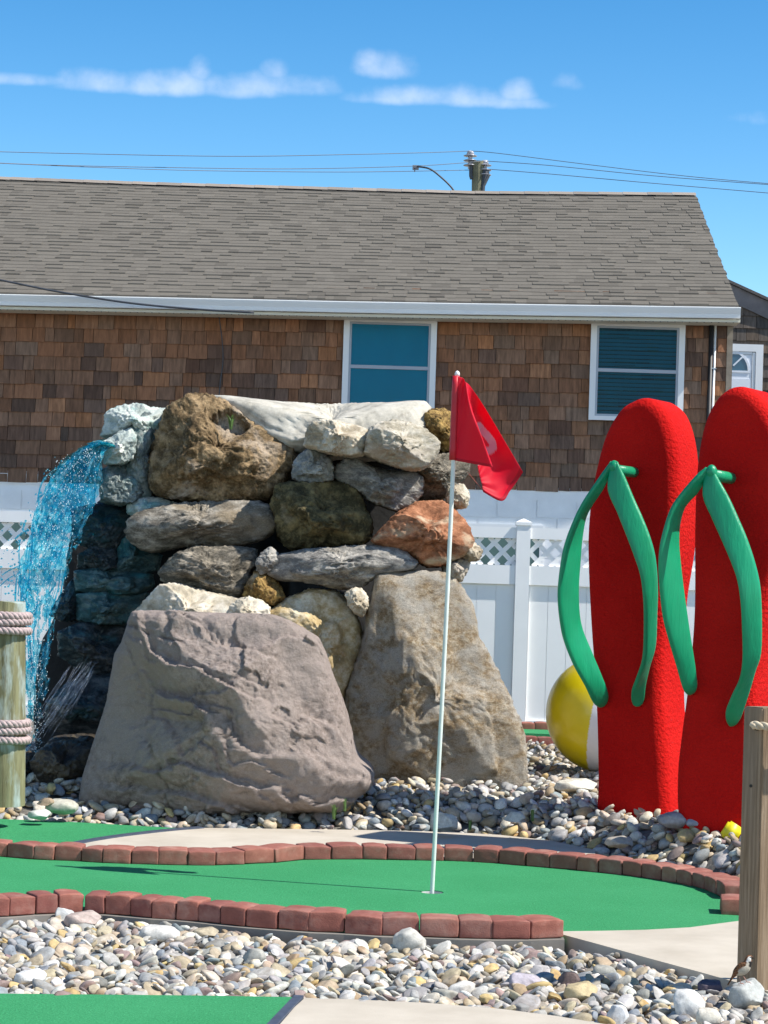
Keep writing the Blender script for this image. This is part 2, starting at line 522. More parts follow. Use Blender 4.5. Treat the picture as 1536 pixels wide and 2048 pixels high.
# foreground green and concrete at the bottom of the picture
fg = [tuple(G(x, y)[:2]) for x, y in [(-150, 1982), (0, 1987), (200, 1989), (400, 1991), (590, 1994), (575, 2010), (530, 2060), (470, 2140), (-150, 2140)]]
struct(slab('front_green', [fg], -0.15, 0.0, M['turf']))
fc = [tuple(G(x, y)[:2]) for x, y in [(610, 1996), (700, 1999), (850, 2006), (1000, 2018), (1110, 2032), (1230, 2052), (1400, 2110), (1400, 2200), (480, 2200), (545, 2066), (590, 2014)]]
struct(slab('front_concrete', [fc], -0.15, 0.001, M['concrete']))
st = MB()
fs = [G(x, y) for x, y in [(598, 1994), (572, 2022), (540, 2056), (490, 2120)]]
for i in range(3):
    a, b = fs[i], fs[i + 1]; t_ = b - a; nrm = Vector((-t_.y, t_.x, 0)).normalized() * 0.034
    a = a.copy(); a.z = -0.02
    st.box(a - nrm * .5, t_ * 1.0, nrm, (0, 0, 0.027 + 0.0002 * i))
struct(st.build('edge_strip', M['strip']))

# far green with its brick rows behind the ball
FZ = 0.135
fgp = [tuple(G(x, y, FZ)[:2]) for x, y in [(860, 1458), (1300, 1473), (1300, 1485), (860, 1471)]]
struct(slab('far_green', [fgp], -0.1, FZ + 0.045, M['turf']))
fp = [tuple(G(x, y, FZ)[:2]) for x, y in [(860, 1486), (1300, 1502), (1300, 1516), (860, 1499)]]
struct(slab('far_path', [fp], -0.1, FZ - 0.005, M['concrete']))

# ---- brick edging blocks
def brick_mesh(w, dpt, h, seed):
    bm = bmesh.new(); bmesh.ops.create_cube(bm, size=1.0)
    for v in bm.verts: v.co = Vector((v.co.x * w, v.co.y * dpt, (v.co.z + .5) * h))
    bmesh.ops.bevel(bm, geom=[e for e in bm.edges], offset=0.0065, segments=2, affect='EDGES', profile=0.6)
    bmesh.ops.subdivide_edges(bm, edges=[e for e in bm.edges if e.calc_length() > 0.03], cuts=3, use_grid_fill=True)
    co = np.array([v.co[:] for v in bm.verts])
    n = np.stack([fbm(co * 22 + seed * 7.7 + 31 * a, seed + a, 3) for a in range(3)], 1)
    # the cast top is slightly domed along its front edge
    dome = -0.005 * (np.abs(co[:, 0]) / (w / 2)) ** 2 * sstep(0.6 * h, h, co[:, 2])
    co2 = co + n * 0.0034; co2[:, 2] += dome
    for v, c in zip(bm.verts, co2): v.co = c
    me = bpy.data.meshes.new('edging_brick'); bm.to_mesh(me); bm.free()
    me.materials.append(M['brick'])
    me.polygons.foreach_set('use_smooth', np.ones(len(me.polygons), dtype=bool))
    return me
rng = random.Random(4)
def brick_row(pts, z, dpt, h, label, group, away):
    for i in range(len(pts) - 1):
        a, b = pts[i], pts[i + 1]
        t_ = b - a; w = t_.length - 0.004
        dirn = Vector((-t_.y, t_.x, 0)).normalized() * away
        me = brick_mesh(w, dpt, h * rng.uniform(.95, 1.05), rng.randrange(900))
        o = bpy.data.objects.new('edging_brick', me); COL.objects.link(o)
        c = (a + b) / 2 + dirn * (dpt / 2 + rng.uniform(-.004, .004))
        o.location = (c.x, c.y, z)
        o.rotation_euler = (rng.uniform(-.02, .02), rng.uniform(-.02, .02), math.atan2(t_.y, t_.x) + rng.uniform(-.03, .03))
        tag(o, label, 'brick', group)
fr = [p.copy() for p in g_front]
brick_row(fr, -0.002, 0.15, 0.082, 'reddish edging brick in the front row between turf and foreground stones', 'bricks of the front edging row', 1)
brick_row([p.copy() for p in g_back], 0.0, 0.155, 0.075, 'reddish edging brick in the curved row along the far side of the putting green', 'bricks of the back edging row', 1)
lb = [G(1441, 1829), G(1500, 1832)]
brick_row(lb, 0.0, 0.15, 0.076, 'reddish edging brick ending the curved row beside the wooden board post', None, 1)
brick_row(pts2([(880 + 32.5 * i, 1488.5 + 1.05 * i) for i in range(12)], FZ), FZ, 0.13, 0.085, 'reddish edging brick in the sunlit near row of the far green behind the yellow ball', 'bricks of the far green near row', 1)
brick_row(pts2([(880 + 27 * i, 1463.5 + 0.8 * i) for i in range(13)], FZ), FZ + .02, 0.13, 0.085, 'dark faced edging brick in the far row against the white fence', 'bricks of the far green fence row', 1)
# ------------------------------------------------------------------ shingled house
HY = 23.0
hyaw = math.radians(-1.2)                  # right end slightly nearer
HU = Vector((math.cos(hyaw), math.sin(hyaw), 0)); HN = Vector((math.sin(hyaw), -math.cos(hyaw), 0))  # HN towards the camera
H0 = Vector((0, HY, 0)); UZ = Vector((0, 0, 1))
def F(px, py):
    q = on_plane(px, py, H0, HN) - H0
    return q.dot(HU), q.z
def W(u, z, n=0.0): return H0 + HU * u + UZ * z + HN * n
house = empty('shingled_house', W(0, 0))
tag(house, 'long house with brown cedar shingle wall, grey brown roof and white block base', 'house')
u_corner, _ = F(1461, 800)
u_left = F(-420, 800)[0]
def lerp_line(p, q):
    (u0, z0), (u1, z1) = F(*p), F(*q)
    return lambda u: z0 + (z1 - z0) * (u - u0) / (u1 - u0)
zb = lerp_line((0, 963), (1170, 983))        # shingle bottom line
ze = lerp_line((0, 608), (1440, 640))        # soffit line at the wall
rngh = random.Random(11)
# shingle wall
wall = MB()
row = 0
u_sh = F(1450, 800)[0]
exp_ = 0.1475
while True:
    zr = row * exp_
    if zb(0) + zr > ze(0) + 0.1: break
    u = u_left + rngh.uniform(-.2, 0)
    frac = row / 17.0
    while u < u_sh:
        w = rngh.choice([.09, .11, .13, .15, .17, .19, .21, .24, .27]) * rngh.uniform(.85, 1.15)
        w = min(w, u_sh - u)
        if w < 0.03: break
        z0 = zb(u) + zr + rngh.uniform(-.006, .006)
        th = rngh.uniform(.014, .022)
        # weathering: redder high up, greyer and darker in the lower courses
        red = np.array((0.27, 0.122, 0.062)); grey = np.array((0.20, 0.132, 0.092)); drk = np.array((0.062, 0.046, 0.042)); org = np.array((0.36, 0.155, 0.066))
        side = min(1, max(0, (u - F(880, 800)[0]) / 2.5))
        g = min(1, max(0, rngh.gauss(0.32 + 0.3 * side - 0.5 * (frac - 0.5), 0.25)))
        c = red * (1 - g) + grey * g
        x = rngh.random()
        patch = math.sin(u * 1.7 + row * .9) + math.sin(u * 0.6 - row * .5)
        if x < 0.12 + (0.25 if frac < 0.5 and patch > 0 else 0): c = c * .5 + drk * .5
        elif x > 0.9: c = c * .5 + org * .5
        c = c * rngh.uniform(.75, 1.25)
        v = [W(u + .002, z0, .012 + th), W(u + w - .003, z0 + rngh.uniform(-.003, .003), .012 + th), W(u + w - .003, z0 + exp_ + .03, .010), W(u + .002, z0 + exp_ + .03, .010)]
        vb = [W(u + .002, z0, -.01), W(u + w - .003, z0, -.01), W(u + w - .003, z0 + exp_ + .03, -.01), W(u + .002, z0 + exp_ + .03, -.01)]
        wall.add(v + vb, [(0, 1, 2, 3), (0, 4, 5, 1), (1, 5, 6, 2), (3, 7, 4, 0)], 0, tuple(c))
        u += w
    row += 1
zt = max(ze(u_left), ze(u_corner)) + .2
wall.box(W(u_left, zb(u_left) + .05, 0), HU * (u_corner - u_left - .01), UZ * (zt - zb(0)), -HN * 6.0, 0, (.05, .035, .025))
wall.build('shingle_wall', mat_vcol('cedar_shingle', 0.8, (34, 34, 3.2), 1.0, 0.5, 0.5, 0.004, 0.2), house, vcol=True)

# white painted block base
blk = MB()
def zline(k): return lambda u: zb(u) - 0.075 - 0.21 * k
ulo, uhi = u_left, u_corner - .02
o_z = zb(0)
blk.box(W(ulo, -.2, .008), HU * (uhi - ulo), UZ * (o_z + .06 + .2), -HN * .3)
r_ = 0
while True:
    zl = zline(r_ + 1)
    if zl(0) < -.1: break
    u = ulo - (0.2 if r_ % 2 else 0)
    while u < uhi:
        uu0, uu1 = max(u, ulo), min(u + .41, uhi)
        if uu1 - uu0 > .05:
            th = .006 + rngh.uniform(0, .006)
            blk.box(W(uu0 + .004, zl(u) + .005, .008), HU * (uu1 - uu0 - .008), UZ * .2, HN * th)
        u += .415
    r_ += 1
blk.box(W(ulo, zb(0) - .08, .0075), HU * (uhi - ulo), UZ * .11, HN * .012)
blk.build('block_base', M['block'], house)

# basement openings seen behind the fence lattice
def win_basic(name, x0, y0, x1, y1, ):
    pass
for (x0, y0, x1, y1) in [(820, 1043, 1083, 1165), (-120, 1020, 66, 1150)]:
    ua, z1 = F(x0, y0); ub, z0 = F(x1, y1)
    b = MB(); fr_ = .035
    b.box(W(ua, z0, .021), HU * (ub - ua), UZ * fr_, HN * .02); b.box(W(ua, z1 - fr_, .021), HU * (ub - ua), UZ * fr_, HN * .02)
    b.box(W(ua, z0 + fr_, .021), HU * fr_, UZ * (z1 - z0 - 2 * fr_), HN * .02); b.box(W(ub - fr_, z0 + fr_, .021), HU * fr_, UZ * (z1 - z0 - 2 * fr_), HN * .02)
    fo = b.build('basement_window', M['white_trim'], house)
    p = MB(); p.box(W(ua + fr_, z0 + fr_, .021), HU * (ub - ua - 2 * fr_), UZ * (z1 - z0 - 2 * fr_), HN * .006)
    pane = p.build('pane', mat_plain('greenish_pane', (0.10, 0.17, 0.145), 0.3, .15, 5), None)
    pane.parent = fo

# ---- roof
OV = 0.365                                    # eave overhang in front of the wall
HN_E = OV
def F_at(px, py, n):
    q = on_plane(px, py, H0 + HN * n, HN) - H0
    return q.dot(HU), q.z
eL = F_at(-420, 577, OV + .03); eM = F_at(770, 602, OV + .03); eR = F_at(1477, 612, OV + .03)
RUN = 4.2
rL = F_at(-420, 343, OV - RUN); rM1 = F_at(300, 369, OV - RUN); rM = F_at(945, 387, OV - RUN); rR = F_at(1391, 390, OV - RUN)
def eave(u): return np.interp(u, [eL[0], eM[0], eR[0]], [eL[1], eM[1], eR[1]])
def ridge_z(u): return np.interp(u, [rL[0], rM1[0], rM[0], rR[0]], [rL[1], rM1[1], rM[1], rR[1]])
uEnd_e, uEnd_r = eR[0], rR[0]
def roof_pt(u, s, lift=0.0):
    """s 0 at the eave, 1 at the ridge"""
    sg = ridge_z(u) * s + eave(u) * (1 - s)
    n = OV + .03 - RUN * s * (1 + 0.03 / RUN)
    return W(u, sg + lift, n)
roof = MB()
ROWS = 36
for r_ in range(ROWS):
    s0 = r_ / ROWS; s1 = min(1, (r_ + 1.25) / ROWS)
    u = u_left - .3 + rngh.uniform(0, .3)
    ue = uEnd_e * (1 - s0) + uEnd_r * s0 + rngh.uniform(-.008, .008)
    while u < ue:
        w = min(rngh.choice([.09, .11, .13, .15, .18, .21]) * rngh.uniform(.9, 1.1), ue - u)
        if w < .01: break
        c = np.array((0.145, 0.131, 0.111)) * rngh.uniform(.93, 1.07)
        if rngh.random() < .10: c = c * .82
        if rngh.random() < .1: c = c * 1.07
        t_ = .008 if rngh.random() < .65 else .017
        j = rngh.uniform(-.0015, .0015)
        a, b = roof_pt(u, s0 + j, t_), roof_pt(u + w, s0 + j, t_)
        c_, d_ = roof_pt(u + w, s1, .001), roof_pt(u, s1, .001)
        e_, f_ = roof_pt(u, s0 + j, -.005), roof_pt(u + w, s0 + j, -.005)
        roof.add([a, b, c_, d_, e_, f_], [(0, 1, 2, 3), (4, 5, 1, 0), (1, 5, 2), (4, 0, 3)], 0, tuple(c))
        u += w
# ridge cap tabs
u = u_left - .3
while u < uEnd_r - .02:
    w = min(.3, uEnd_r - u); c = np.array((0.27, 0.235, 0.2)) * rngh.uniform(.85, 1.15)
    a, b = roof_pt(u, .975, .03), roof_pt(u + w, .975, .026)
    c_, d_ = roof_pt(u + w, 1.0, .03), roof_pt(u, 1.0, .034)
    roof.add([a, b, c_, d_], [(0, 1, 2, 3)], 0, tuple(c)); u += w
# deck under the shingles and the far slope, both closed shapes
nu = 12
us = np.linspace(u_left - .3, 1.0, nu)
dk_v, dk_f = [], []
for i in range(nu + 1):
    f_ = i / nu
    ue_ = (u_left - .3) * (1 - f_) + (uEnd_e - .03) * f_; ur_ = (u_left - .3) * (1 - f_) + (uEnd_r - .03) * f_
    p0 = roof_pt(ue_, 0, -.01); p1 = roof_pt(ur_, 1, -.004)
    p2 = p1 - HN * RUN + UZ * (p0.z - p1.z)
    dk_v += [p0, p1, p2, p2 - UZ * .05, p0 - UZ * .03]
for i in range(nu):
    a, b = i * 5, i * 5 + 5
    dk_f += [(a, b, b + 1, a + 1), (a + 1, b + 1, b + 2, a + 2), (a + 2, b + 2, b + 3, a + 3), (a + 4, a + 3, b + 3, b + 4), (a, a + 4, b + 4, b)]
dk_f += [(0, 1, 2, 3, 4), tuple(reversed([nu * 5 + q for q in range(5)]))]
roof.add(dk_v, dk_f, 0, (.16, .135, .115))
ro = roof.build('roof', mat_vcol('asphalt_shingle', 0.95, None, 140, 0.35, 0.3, 0.004, 0.15), house, vcol=True)

# gutter (K profile), soffit, fascia
gu = MB()
prof = [(.005, -.002), (.062, -.002), (.064, -.012), (.060, -.03), (.045, -.075), (.042, -.115), (.0, -.118)]   # (outwards, down)
gl = u_left - .3; gr_ = F_at(1482, 614, OV + .06)[0]
ns = 10
vs = []
for i in range(ns + 1):
    u = gl + (gr_ - gl) * i / ns
    for (o_, dz) in prof:
        vs.append(W(u, float(eave(min(u, eR[0]))) - .012 + dz, OV + o_))
kk = len(prof); fs_ = []
for i in range(ns):
    for j in range(kk - 1):
        fs_.append((i * kk + j, i * kk + j + 1, (i + 1) * kk + j + 1, (i + 1) * kk + j))
    fs_.append((i * kk + kk - 1, i * kk, (i + 1) * kk, (i + 1) * kk + kk - 1))
fs_.append(tuple(ns * kk + j for j in range(kk))); fs_.append(tuple(reversed(range(kk))))
gu.add(vs, fs_)
gu.build('gutter', M['gutter'], house)
so = MB()
for i in range(ns):
    u0 = gl + (u_corner + .03 - gl) * i / ns; u1 = gl + (u_corner + .03 - gl) * (i + 1) / ns
    z0_, z1_ = float(eave(u0)) - .135, float(eave(u1)) - .135
    v = [W(u0, z0_, OV - .002), W(u1, z1_, OV - .002), W(u1, z1_ + .0, 0.03), W(u0, z0_, 0.03)]
    v2 = [p - UZ * .03 for p in v]
    v2 = [v2[0], v2[1], v2[2], v2[3]]
    so.add(v + v2, [(0, 1, 2, 3), (7, 6, 5, 4), (0, 4, 5, 1)])
u = gl
while u < u_corner:
    z0_ = float(eave(u)) - .135
    so.box(W(u, z0_ - .034, OV - .03), HU * .012, HN * .02, UZ * .003, 1); u += .075
so.build('soffit', [M['soffit'], M['dark']], house)
fa = MB()
# rake board closing the gable end of the eave
a = W(uEnd_e - .045, float(eave(uEnd_e)) - .035, OV); b = roof_pt(uEnd_r - .045, 1, -.03)
fa.add([a, b, b - UZ * .16, a - UZ * .10, a + HU * .03, b + HU * .03, b - UZ * .16 + HU * .03, a - UZ * .10 + HU * .03],
       [(0, 1, 2, 3), (7, 6, 5, 4), (0, 4, 5, 1), (3, 2, 6, 7), (0, 3, 7, 4)])
fa.build('rake_board', M['white_trim'], house)

# corner board and downspout
cb = MB()
uc0, uc1 = F(1450, 800)[0], F(1461.5, 800)[0]
cb.box(W(uc0, zb(uc0) - .02, -.02), HU * (uc1 - uc0), UZ * (ze(uc0) - zb(uc0) + .06), HN * .055)
cb.build('corner_board', mat_plain('weathered_corner_board', (0.24, 0.20, 0.155), 0.8, .2, 12, .2), house)
dp = MB()
ut, zt_ = F(1430, 640); ub_, zb_ = F(1417, 985)
dp.tube([W(ut, zt_, .055), W(ub_, 0.1, .055)], .013, 10)
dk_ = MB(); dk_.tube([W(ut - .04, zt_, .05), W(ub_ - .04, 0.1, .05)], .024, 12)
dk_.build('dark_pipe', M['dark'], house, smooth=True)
dsp = dp.build('conduit_pipe', M['white_trim'], house, smooth=True)
M['steel'] = mat_plain('steel', (.4, .4, .42), .35, .1, 5, metal=.8)
for yy in (738, 880):
    bk_ = MB()
    u_, z_ = F(1424 - (yy - 738) * .037, yy)
    bk_.box(W(u_ - .035, z_ - .006, .02), HU * .07, UZ * .012, HN * .05)
    bo = bk_.build('bracket', M['steel'], house)

# ---- windows
def mat_tint():
    t = NT('teal_window_film')
    tr = t.N('ShaderNodeBsdfTransparent'); tr.inputs[0].default_value = (0.20, 0.70, 0.80, 1)
    gl_ = t.N('ShaderNodeBsdfGlossy'); gl_.inputs['Roughness'].default_value = 0.02
    fr_ = t.N('ShaderNodeFresnel'); fr_.inputs[0].default_value = 1.22
    mx = t.N('ShaderNodeMixShader'); t.L(fr_.outputs[0], mx.inputs[0]); t.L(tr.outputs[0], mx.inputs[1]); t.L(gl_.outputs[0], mx.inputs[2])
    t.L(mx.outputs[0], t.out.inputs[0]); return t.mat
M['tint'] = mat_tint()
M['blind'] = mat_plain('pale_blind', (0.75, 0.75, 0.72), 0.6, .04, 4)
def window(x0, y0, x1, y1, yr, slats):
    ua, z1 = F(x0, y0); ub, z0 = F(x1, y1); zr_ = F((x0 + x1) / 2, yr)[1]
    n0 = .046
    b = MB(); f_ = .062
    b.box(W(ua, z0, n0), HU * (ub - ua), UZ * f_ * .7, HN * .03); b.box(W(ua, z1 - f_, n0), HU * (ub - ua), UZ * f_, HN * .03)
    b.box(W(ua, z0 + f_ * .7, n0), HU * f_, UZ * (z1 - z0 - 1.7 * f_), HN * .03); b.box(W(ub - f_, z0 + f_ * .7, n0), HU * f_, UZ * (z1 - z0 - 1.7 * f_), HN * .03)
    # thin outer lip
    b.box(W(ua - .012, z1 + .0005, n0), HU * (ub - ua + .024), UZ * .015, HN * .04)
    fo = b.build('window', M['white_trim'], house)
    a0, a1, c0, c1 = ua + f_ + .001, ub - f_ - .001, z0 + .7 * f_ + .001, z1 - f_ - .001
    s = MB(); g = .022
    s.box(W(a0, c0, n0), HU * g, UZ * (c1 - c0), HN * .018); s.box(W(a1 - g, c0, n0), HU * g, UZ * (c1 - c0), HN * .018)
    s.box(W(a0 + g, c0, n0), HU * (a1 - a0 - 2 * g), UZ * g, HN * .018); s.box(W(a0 + g, c1 - g, n0), HU * (a1 - a0 - 2 * g), UZ * g, HN * .018)
    s.box(W(a0 + g, zr_ - .018, n0), HU * (a1 - a0 - 2 * g), UZ * .036, HN * .02)
    so_ = s.build('sash', mat_plain('sash_vinyl', (0.36, 0.40, 0.45), .4, .04, 4), house)
    p = MB(); p.box(W(a0 + g, c0 + g, n0 + .006), HU * (a1 - a0 - 2 * g), UZ * (c1 - c0 - 2 * g), HN * .002)
    p_ = p.build('pane', M['tint'], house)
    bl = MB()
    if slats:
        z = c0 + g
        while z < c1 - g - .02:
            bl.add([W(a0 + g, z, n0 - .022), W(a1 - g, z, n0 - .022), W(a1 - g, z + .03, n0 - .001), W(a0 + g, z + .03, n0 - .001),
                    W(a0 + g, z, n0 - .025), W(a1 - g, z, n0 - .025), W(a1 - g, z + .03, n0 - .006), W(a0 + g, z + .03, n0 - .006)],
                   [(3, 2, 1, 0), (4, 5, 6, 7), (0, 1, 5, 4), (2, 3, 7, 6)]); z += .042
    else:
        z = c0 + g
        bl.box(W(a0 + g, z, n0 - .006), HU * (a1 - a0 - 2 * g), UZ * (c1 - g - z), HN * .004)
        while z < c1 - g - .02:
            bl.box(W(a0 + g + .001, z + .002, n0 - .0018), HU * (a1 - a0 - 2 * g - .002), UZ * .017, HN * .0022); z += .024
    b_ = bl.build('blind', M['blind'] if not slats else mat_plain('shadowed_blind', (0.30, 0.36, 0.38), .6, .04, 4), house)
    for q in (so_, p_, b_):
        q.parent = fo; q.matrix_parent_inverse = Matrix.Identity(4)
window(689, 632, 868, 850, 736, False)
window(1182, 640, 1364, 846, 743, True)

# ---- neighbour house on the right
DY = 33.0
nb = empty('neighbour_house', (P(1500, 1200, DY).x, DY, 0))
tag(nb, 'grey weathered shingle house with white fan light door, right of the long house', 'house')
def Q(px, py, n=0.0): 
    p = P(px, py, DY); return Vector((p.x, DY - n, p.z))
nw = MB(); r_ = 0
x0 = Q(1380, 800).x; x1 = Q(1900, 800).x
zr0 = Q(1500, 1100).z
while zr0 + r_ * .185 < Q(1465, 575).z + .3:
    x = x0 - rngh.uniform(0, .2)
    while x < x1:
        w = rngh.uniform(.14, .3); z0 = zr0 + r_ * .185 + rngh.uniform(-.006, .006)
        g = rngh.random(); c = (np.array((.085, .075, .068)) * g + np.array((.14, .105, .08)) * (1 - g)) * rngh.uniform(.75, 1.2)
        # stop at the sloping rake
        rake = Q(1465, 582).z - (x - Q(1465, 582).x) * 0.42
        if z0 + .17 < rake:
            v = [Vector((x + .003, DY - .03, z0)), Vector((x + w - .003, DY - .03, z0)), Vector((x + w - .003, DY - .008, z0 + .2)), Vector((x + .003, DY - .008, z0 + .2))]
            vb = [Vector((q.x, DY + .01, q.z)) for q in v]
            nw.add(v + vb, [(0, 1, 2, 3), (0, 4, 5, 1), (1, 5, 6, 2), (3, 7, 4, 0)], 0, tuple(c))
        x += w
    r_ += 1
zp = Q(1465, 582); xe = x1
zpe = zp.z - (xe - zp.x) * .42
nw.add([(x0, DY, -.1), (xe, DY, -.1), (xe, DY, zpe), (x0, DY, zp.z + (zp.x - x0) * .42), (x0, DY + 5, -.1), (xe, DY + 5, -.1), (xe, DY + 5, zpe), (x0, DY + 5, zp.z + (zp.x - x0) * .42)],
       [(0, 1, 2, 3), (7, 6, 5, 4), (1, 5, 6, 2), (4, 0, 3, 7), (3, 2, 6, 7)], 0, (.06, .05, .045))
nw.build('shingle_wall', mat_vcol('grey_cedar_shingle', .85, (30, 30, 3), 1.0, .5, .5, .004, .2), nb, vcol=True)
# rake board and roof edge
rk = MB()
a = Q(1385, 535, .05); b = Q(1385, 535, .05); b.x = xe + .4; b.z = a.z - (b.x - a.x) * .42
rk.add([a, b, b - UZ * .26, a - UZ * .26, a + Vector((0, .06, 0)), b + Vector((0, .06, 0)), b + Vector((0, .06, -.26)), a + Vector((0, .06, -.26))],
       [(3, 2, 1, 0), (4, 5, 6, 7), (0, 1, 5, 4), (7, 6, 2, 3), (0, 4, 7, 3), (1, 2, 6, 5)])
rk.build('rake_board', mat_plain('weathered_rake', (.16, .14, .135), .8, .35, 3, .2), nb)
rf = MB()
a2 = a + UZ * .005 + Vector((0, -.05, 0)); b2 = b + UZ * .005 + Vector((0, -.05, 0))
rf.add([a2, b2, b2 + UZ * .045, a2 + UZ * .045, a2 + Vector((0, 5, 0)), b2 + Vector((0, 5, 0)), b2 + Vector((0, 5, .045)), a2 + Vector((0, 5, .045))],
       [(3, 2, 1, 0), (4, 5, 6, 7), (0, 1, 5, 4), (7, 6, 2, 3), (0, 4, 7, 3), (1, 2, 6, 5)])
rf.build('roof', mat_plain('dark_roof_edge', (.10, .09, .085), .9, .3, 30, .3), nb)
# door with frame and fan light
X0, X1 = Q(1400, 800).x, Q(1523, 800).x; Zt = Q(1523, 690).z; Zb = Zt - 2.12
fm = MB(); n_ = .05
fm.box((X1 - .11, DY - n_, Zb), (.11, 0, 0), (0, .05, 0), (0, 0, Zt - Zb)); fm.box((X0, DY - n_, Zt - .11), (X1 - .11 - X0, 0, 0), (0, .05, 0), (0, 0, .11)); fm.box((X0, DY - n_, Zb), (.11, 0, 0), (0, .05, 0), (0, 0, Zt - Zb - .11))
fm.box((X1 - .16, DY - .04, Zb), (.045, 0, 0), (0, .035, 0), (0, 0, Zt - Zb - .12)); fm.box((X0 + .12, DY - .04, Zt - .155), (X1 - X0 - .285, 0, 0), (0, .035, 0), (0, 0, .04))
door = MB()
door.box((X0 + .11, DY - .03, Zb), (X1 - X0 - .275, 0, 0), (0, .03, 0), (0, 0, Zt - Zb - .16))
cx_ = Q(1456, 740).x; cz_ = Q(1460, 741).z; RR = .29
ringv, ringf = [], []
for i in range(17):
    a = math.pi * i / 16
    for r in (RR, RR + .035):
        for n in (.03, .042):
            ringv.append((cx_ + r * math.cos(a), DY - n, cz_ + r * math.sin(a)))
for i in range(16):
    q = i * 4
    ringf += [(q + 1, q + 3, q + 7, q + 5), (q, q + 1, q + 5, q + 4), (q + 2, q + 6, q + 7, q + 3)]
door.add(ringv, ringf)
door.box((cx_ - RR - .03, DY - .042, cz_ - .03), (2 * RR + .06, 0, 0), (0, .012, 0), (0, 0, .03))
for k in range(1, 4):
    a = math.pi * k / 4
    dv = Vector((math.cos(a), 0, math.sin(a))); pv = Vector((-dv.z, 0, dv.x)) * .012
    door.box(Vector((cx_, DY - .042, cz_)) + dv * .1 - pv, dv * (RR - .1), pv * 2, (0, .011, 0))
for sgn in (-1, 1):
    door.box((cx_ + (.05 if sgn > 0 else -.33), DY - .038, cz_ - .6), (.28, 0, 0), (0, .008, 0), (0, 0, .48))
dfo = fm.build('door', M['white_trim'], nb)
dleaf = door.build('leaf', mat_plain('white_door_paint', (.76, .78, .82), .35, .03, 3), nb)
gp = MB()
gv = [(cx_, DY - .033, cz_)] + [(cx_ + RR * math.cos(math.pi * i / 16), DY - .033, cz_ + RR * math.sin(math.pi * i / 16)) for i in range(17)]
gv2 = [(x, y + .002, z) for x, y, z in gv]
gp.add(gv + gv2, [(0, i + 1, i) for i in range(1, 17)] + [(18, 18 + i, 19 + i) for i in range(1, 17)])
pane_ = gp.build('fan_light', mat_plain('dark_door_glass', (.03, .10, .16), .05, .2, 6), nb)
for q in (dleaf, pane_):
    q.parent = dfo; q.matrix_parent_inverse = Matrix.Identity(4)

# ------------------------------------------------------------------ utility pole and wires
PY = 50.0
up_ = empty('utility_pole', (P(956, 1170, PY).x, PY, 0))
tag(up_, 'wooden utility pole top with insulators rising behind the roof ridge', 'utility pole')
pm = MB(); pt = P(956, 323, PY); pb = Vector((up_.location.x, PY, 0))
pm.tube([pb, pt], [.17, .14], 16)
pm.build('pole', mat_plain('pole_wood', (.20, .19, .115), .85, .35, 3, .4, 30, .01), up_, smooth=False)
def insulator(px, py, name='insulator'):
    m_ = MB(); c = P(px, py, PY)
    for k in range(3):
        z = c.z - .12 - k * .11
        m_.tube([(c.x, PY, z + .05), (c.x, PY, z + .01), (c.x, PY, z)], [.05, .16, .15], 14)
        m_.tube([(c.x, PY, z), (c.x, PY, z - .07)], [.05, .05], 10)
    m_.tube([(c.x, PY, c.z), (c.x, PY, c.z - .08)], [.07, .09], 12)
    return m_.build(name, mat_plain('porcelain', (.42, .42, .46), .2, .1, 8), up_, smooth=True)
insulator(941, 302); insulator(970, 321)
br = MB()
br2 = MB()
br.tube([P(942, 320, PY - .05), P(942, 352, PY - .05), P(944, 358, PY - .05)], .045, 8)
br2.tube([P(971, 338, PY - .05), P(971, 352, PY - .05), P(966, 372, PY - .1), P(965, 392, PY - .1)], [.08, .1, .05, .05], 8)
br.build('bracket', M['wire'], up_); br2.build('bracket', M['wire'], up_)
def wire(pts, d0, d1, label, r=.0075, name='power_line'):
    p = smooth_poly(pts, 8); n = len(p)
    m_ = MB(); m_.tube([P(x, y, d0 + (d1 - d0) * i / (n - 1)) for i, (x, y) in enumerate(p)], r, 6)
    return tag(m_.build(name, M['line'], None, smooth=True), label, 'power line')
wire([(-120, 300), (100, 306), (450, 312.5), (700, 309), (860, 305), (941, 302)], 44, 50, 'topmost thin power line running left from the pole top across the sky')
wire([(-120, 320), (100, 330), (400, 336), (600, 337.5), (830, 332), (970, 322)], 44, 50, 'second power line left of the pole, running just under the topmost one')
wire([(-120, 321), (100, 331), (300, 338.5), (450, 342), (700, 344), (944, 340)], 44, 50, 'lowest power line left of the pole, with the hanging drop cable near it')
wire([(941, 302), (1000, 307), (1200, 332), (1400, 355), (1680, 379)], 50, 46, 'topmost power line running down to the right from the pole top')
wire([(970, 322), (1100, 331), (1300, 351), (1500, 366.5), (1680, 379)], 50, 46, 'middle power line running down to the right from the pole')
wire([(972, 338), (1100, 348), (1300, 366), (1536, 386), (1680, 399)], 50, 46, 'lowest power line running down to the right from the pole')
dc = MB(); dc.tube([P(x, y, 49) for x, y in smooth_poly([(834, 333), (860, 338), (885, 357), (903, 375), (914, 392)], 6)], .02, 6)
cl = MB(); cl.box(P(825, 338, 49), (.14, 0, 0), (0, .1, 0), (0, 0, .09)); cl.box(P(828, 343, 49), (.03, 0, 0), (0, .05, 0), (0, 0, .07))
dr = tag(dc.build('drop_cable', M['wire'], None, smooth=True), 'short curved drop cable hanging from the power line to the roof ridge', 'cable')
cl.build('clamp', mat_plain('clamp_metal', (.2, .2, .22), .4, .2, 8, metal=.5), dr)
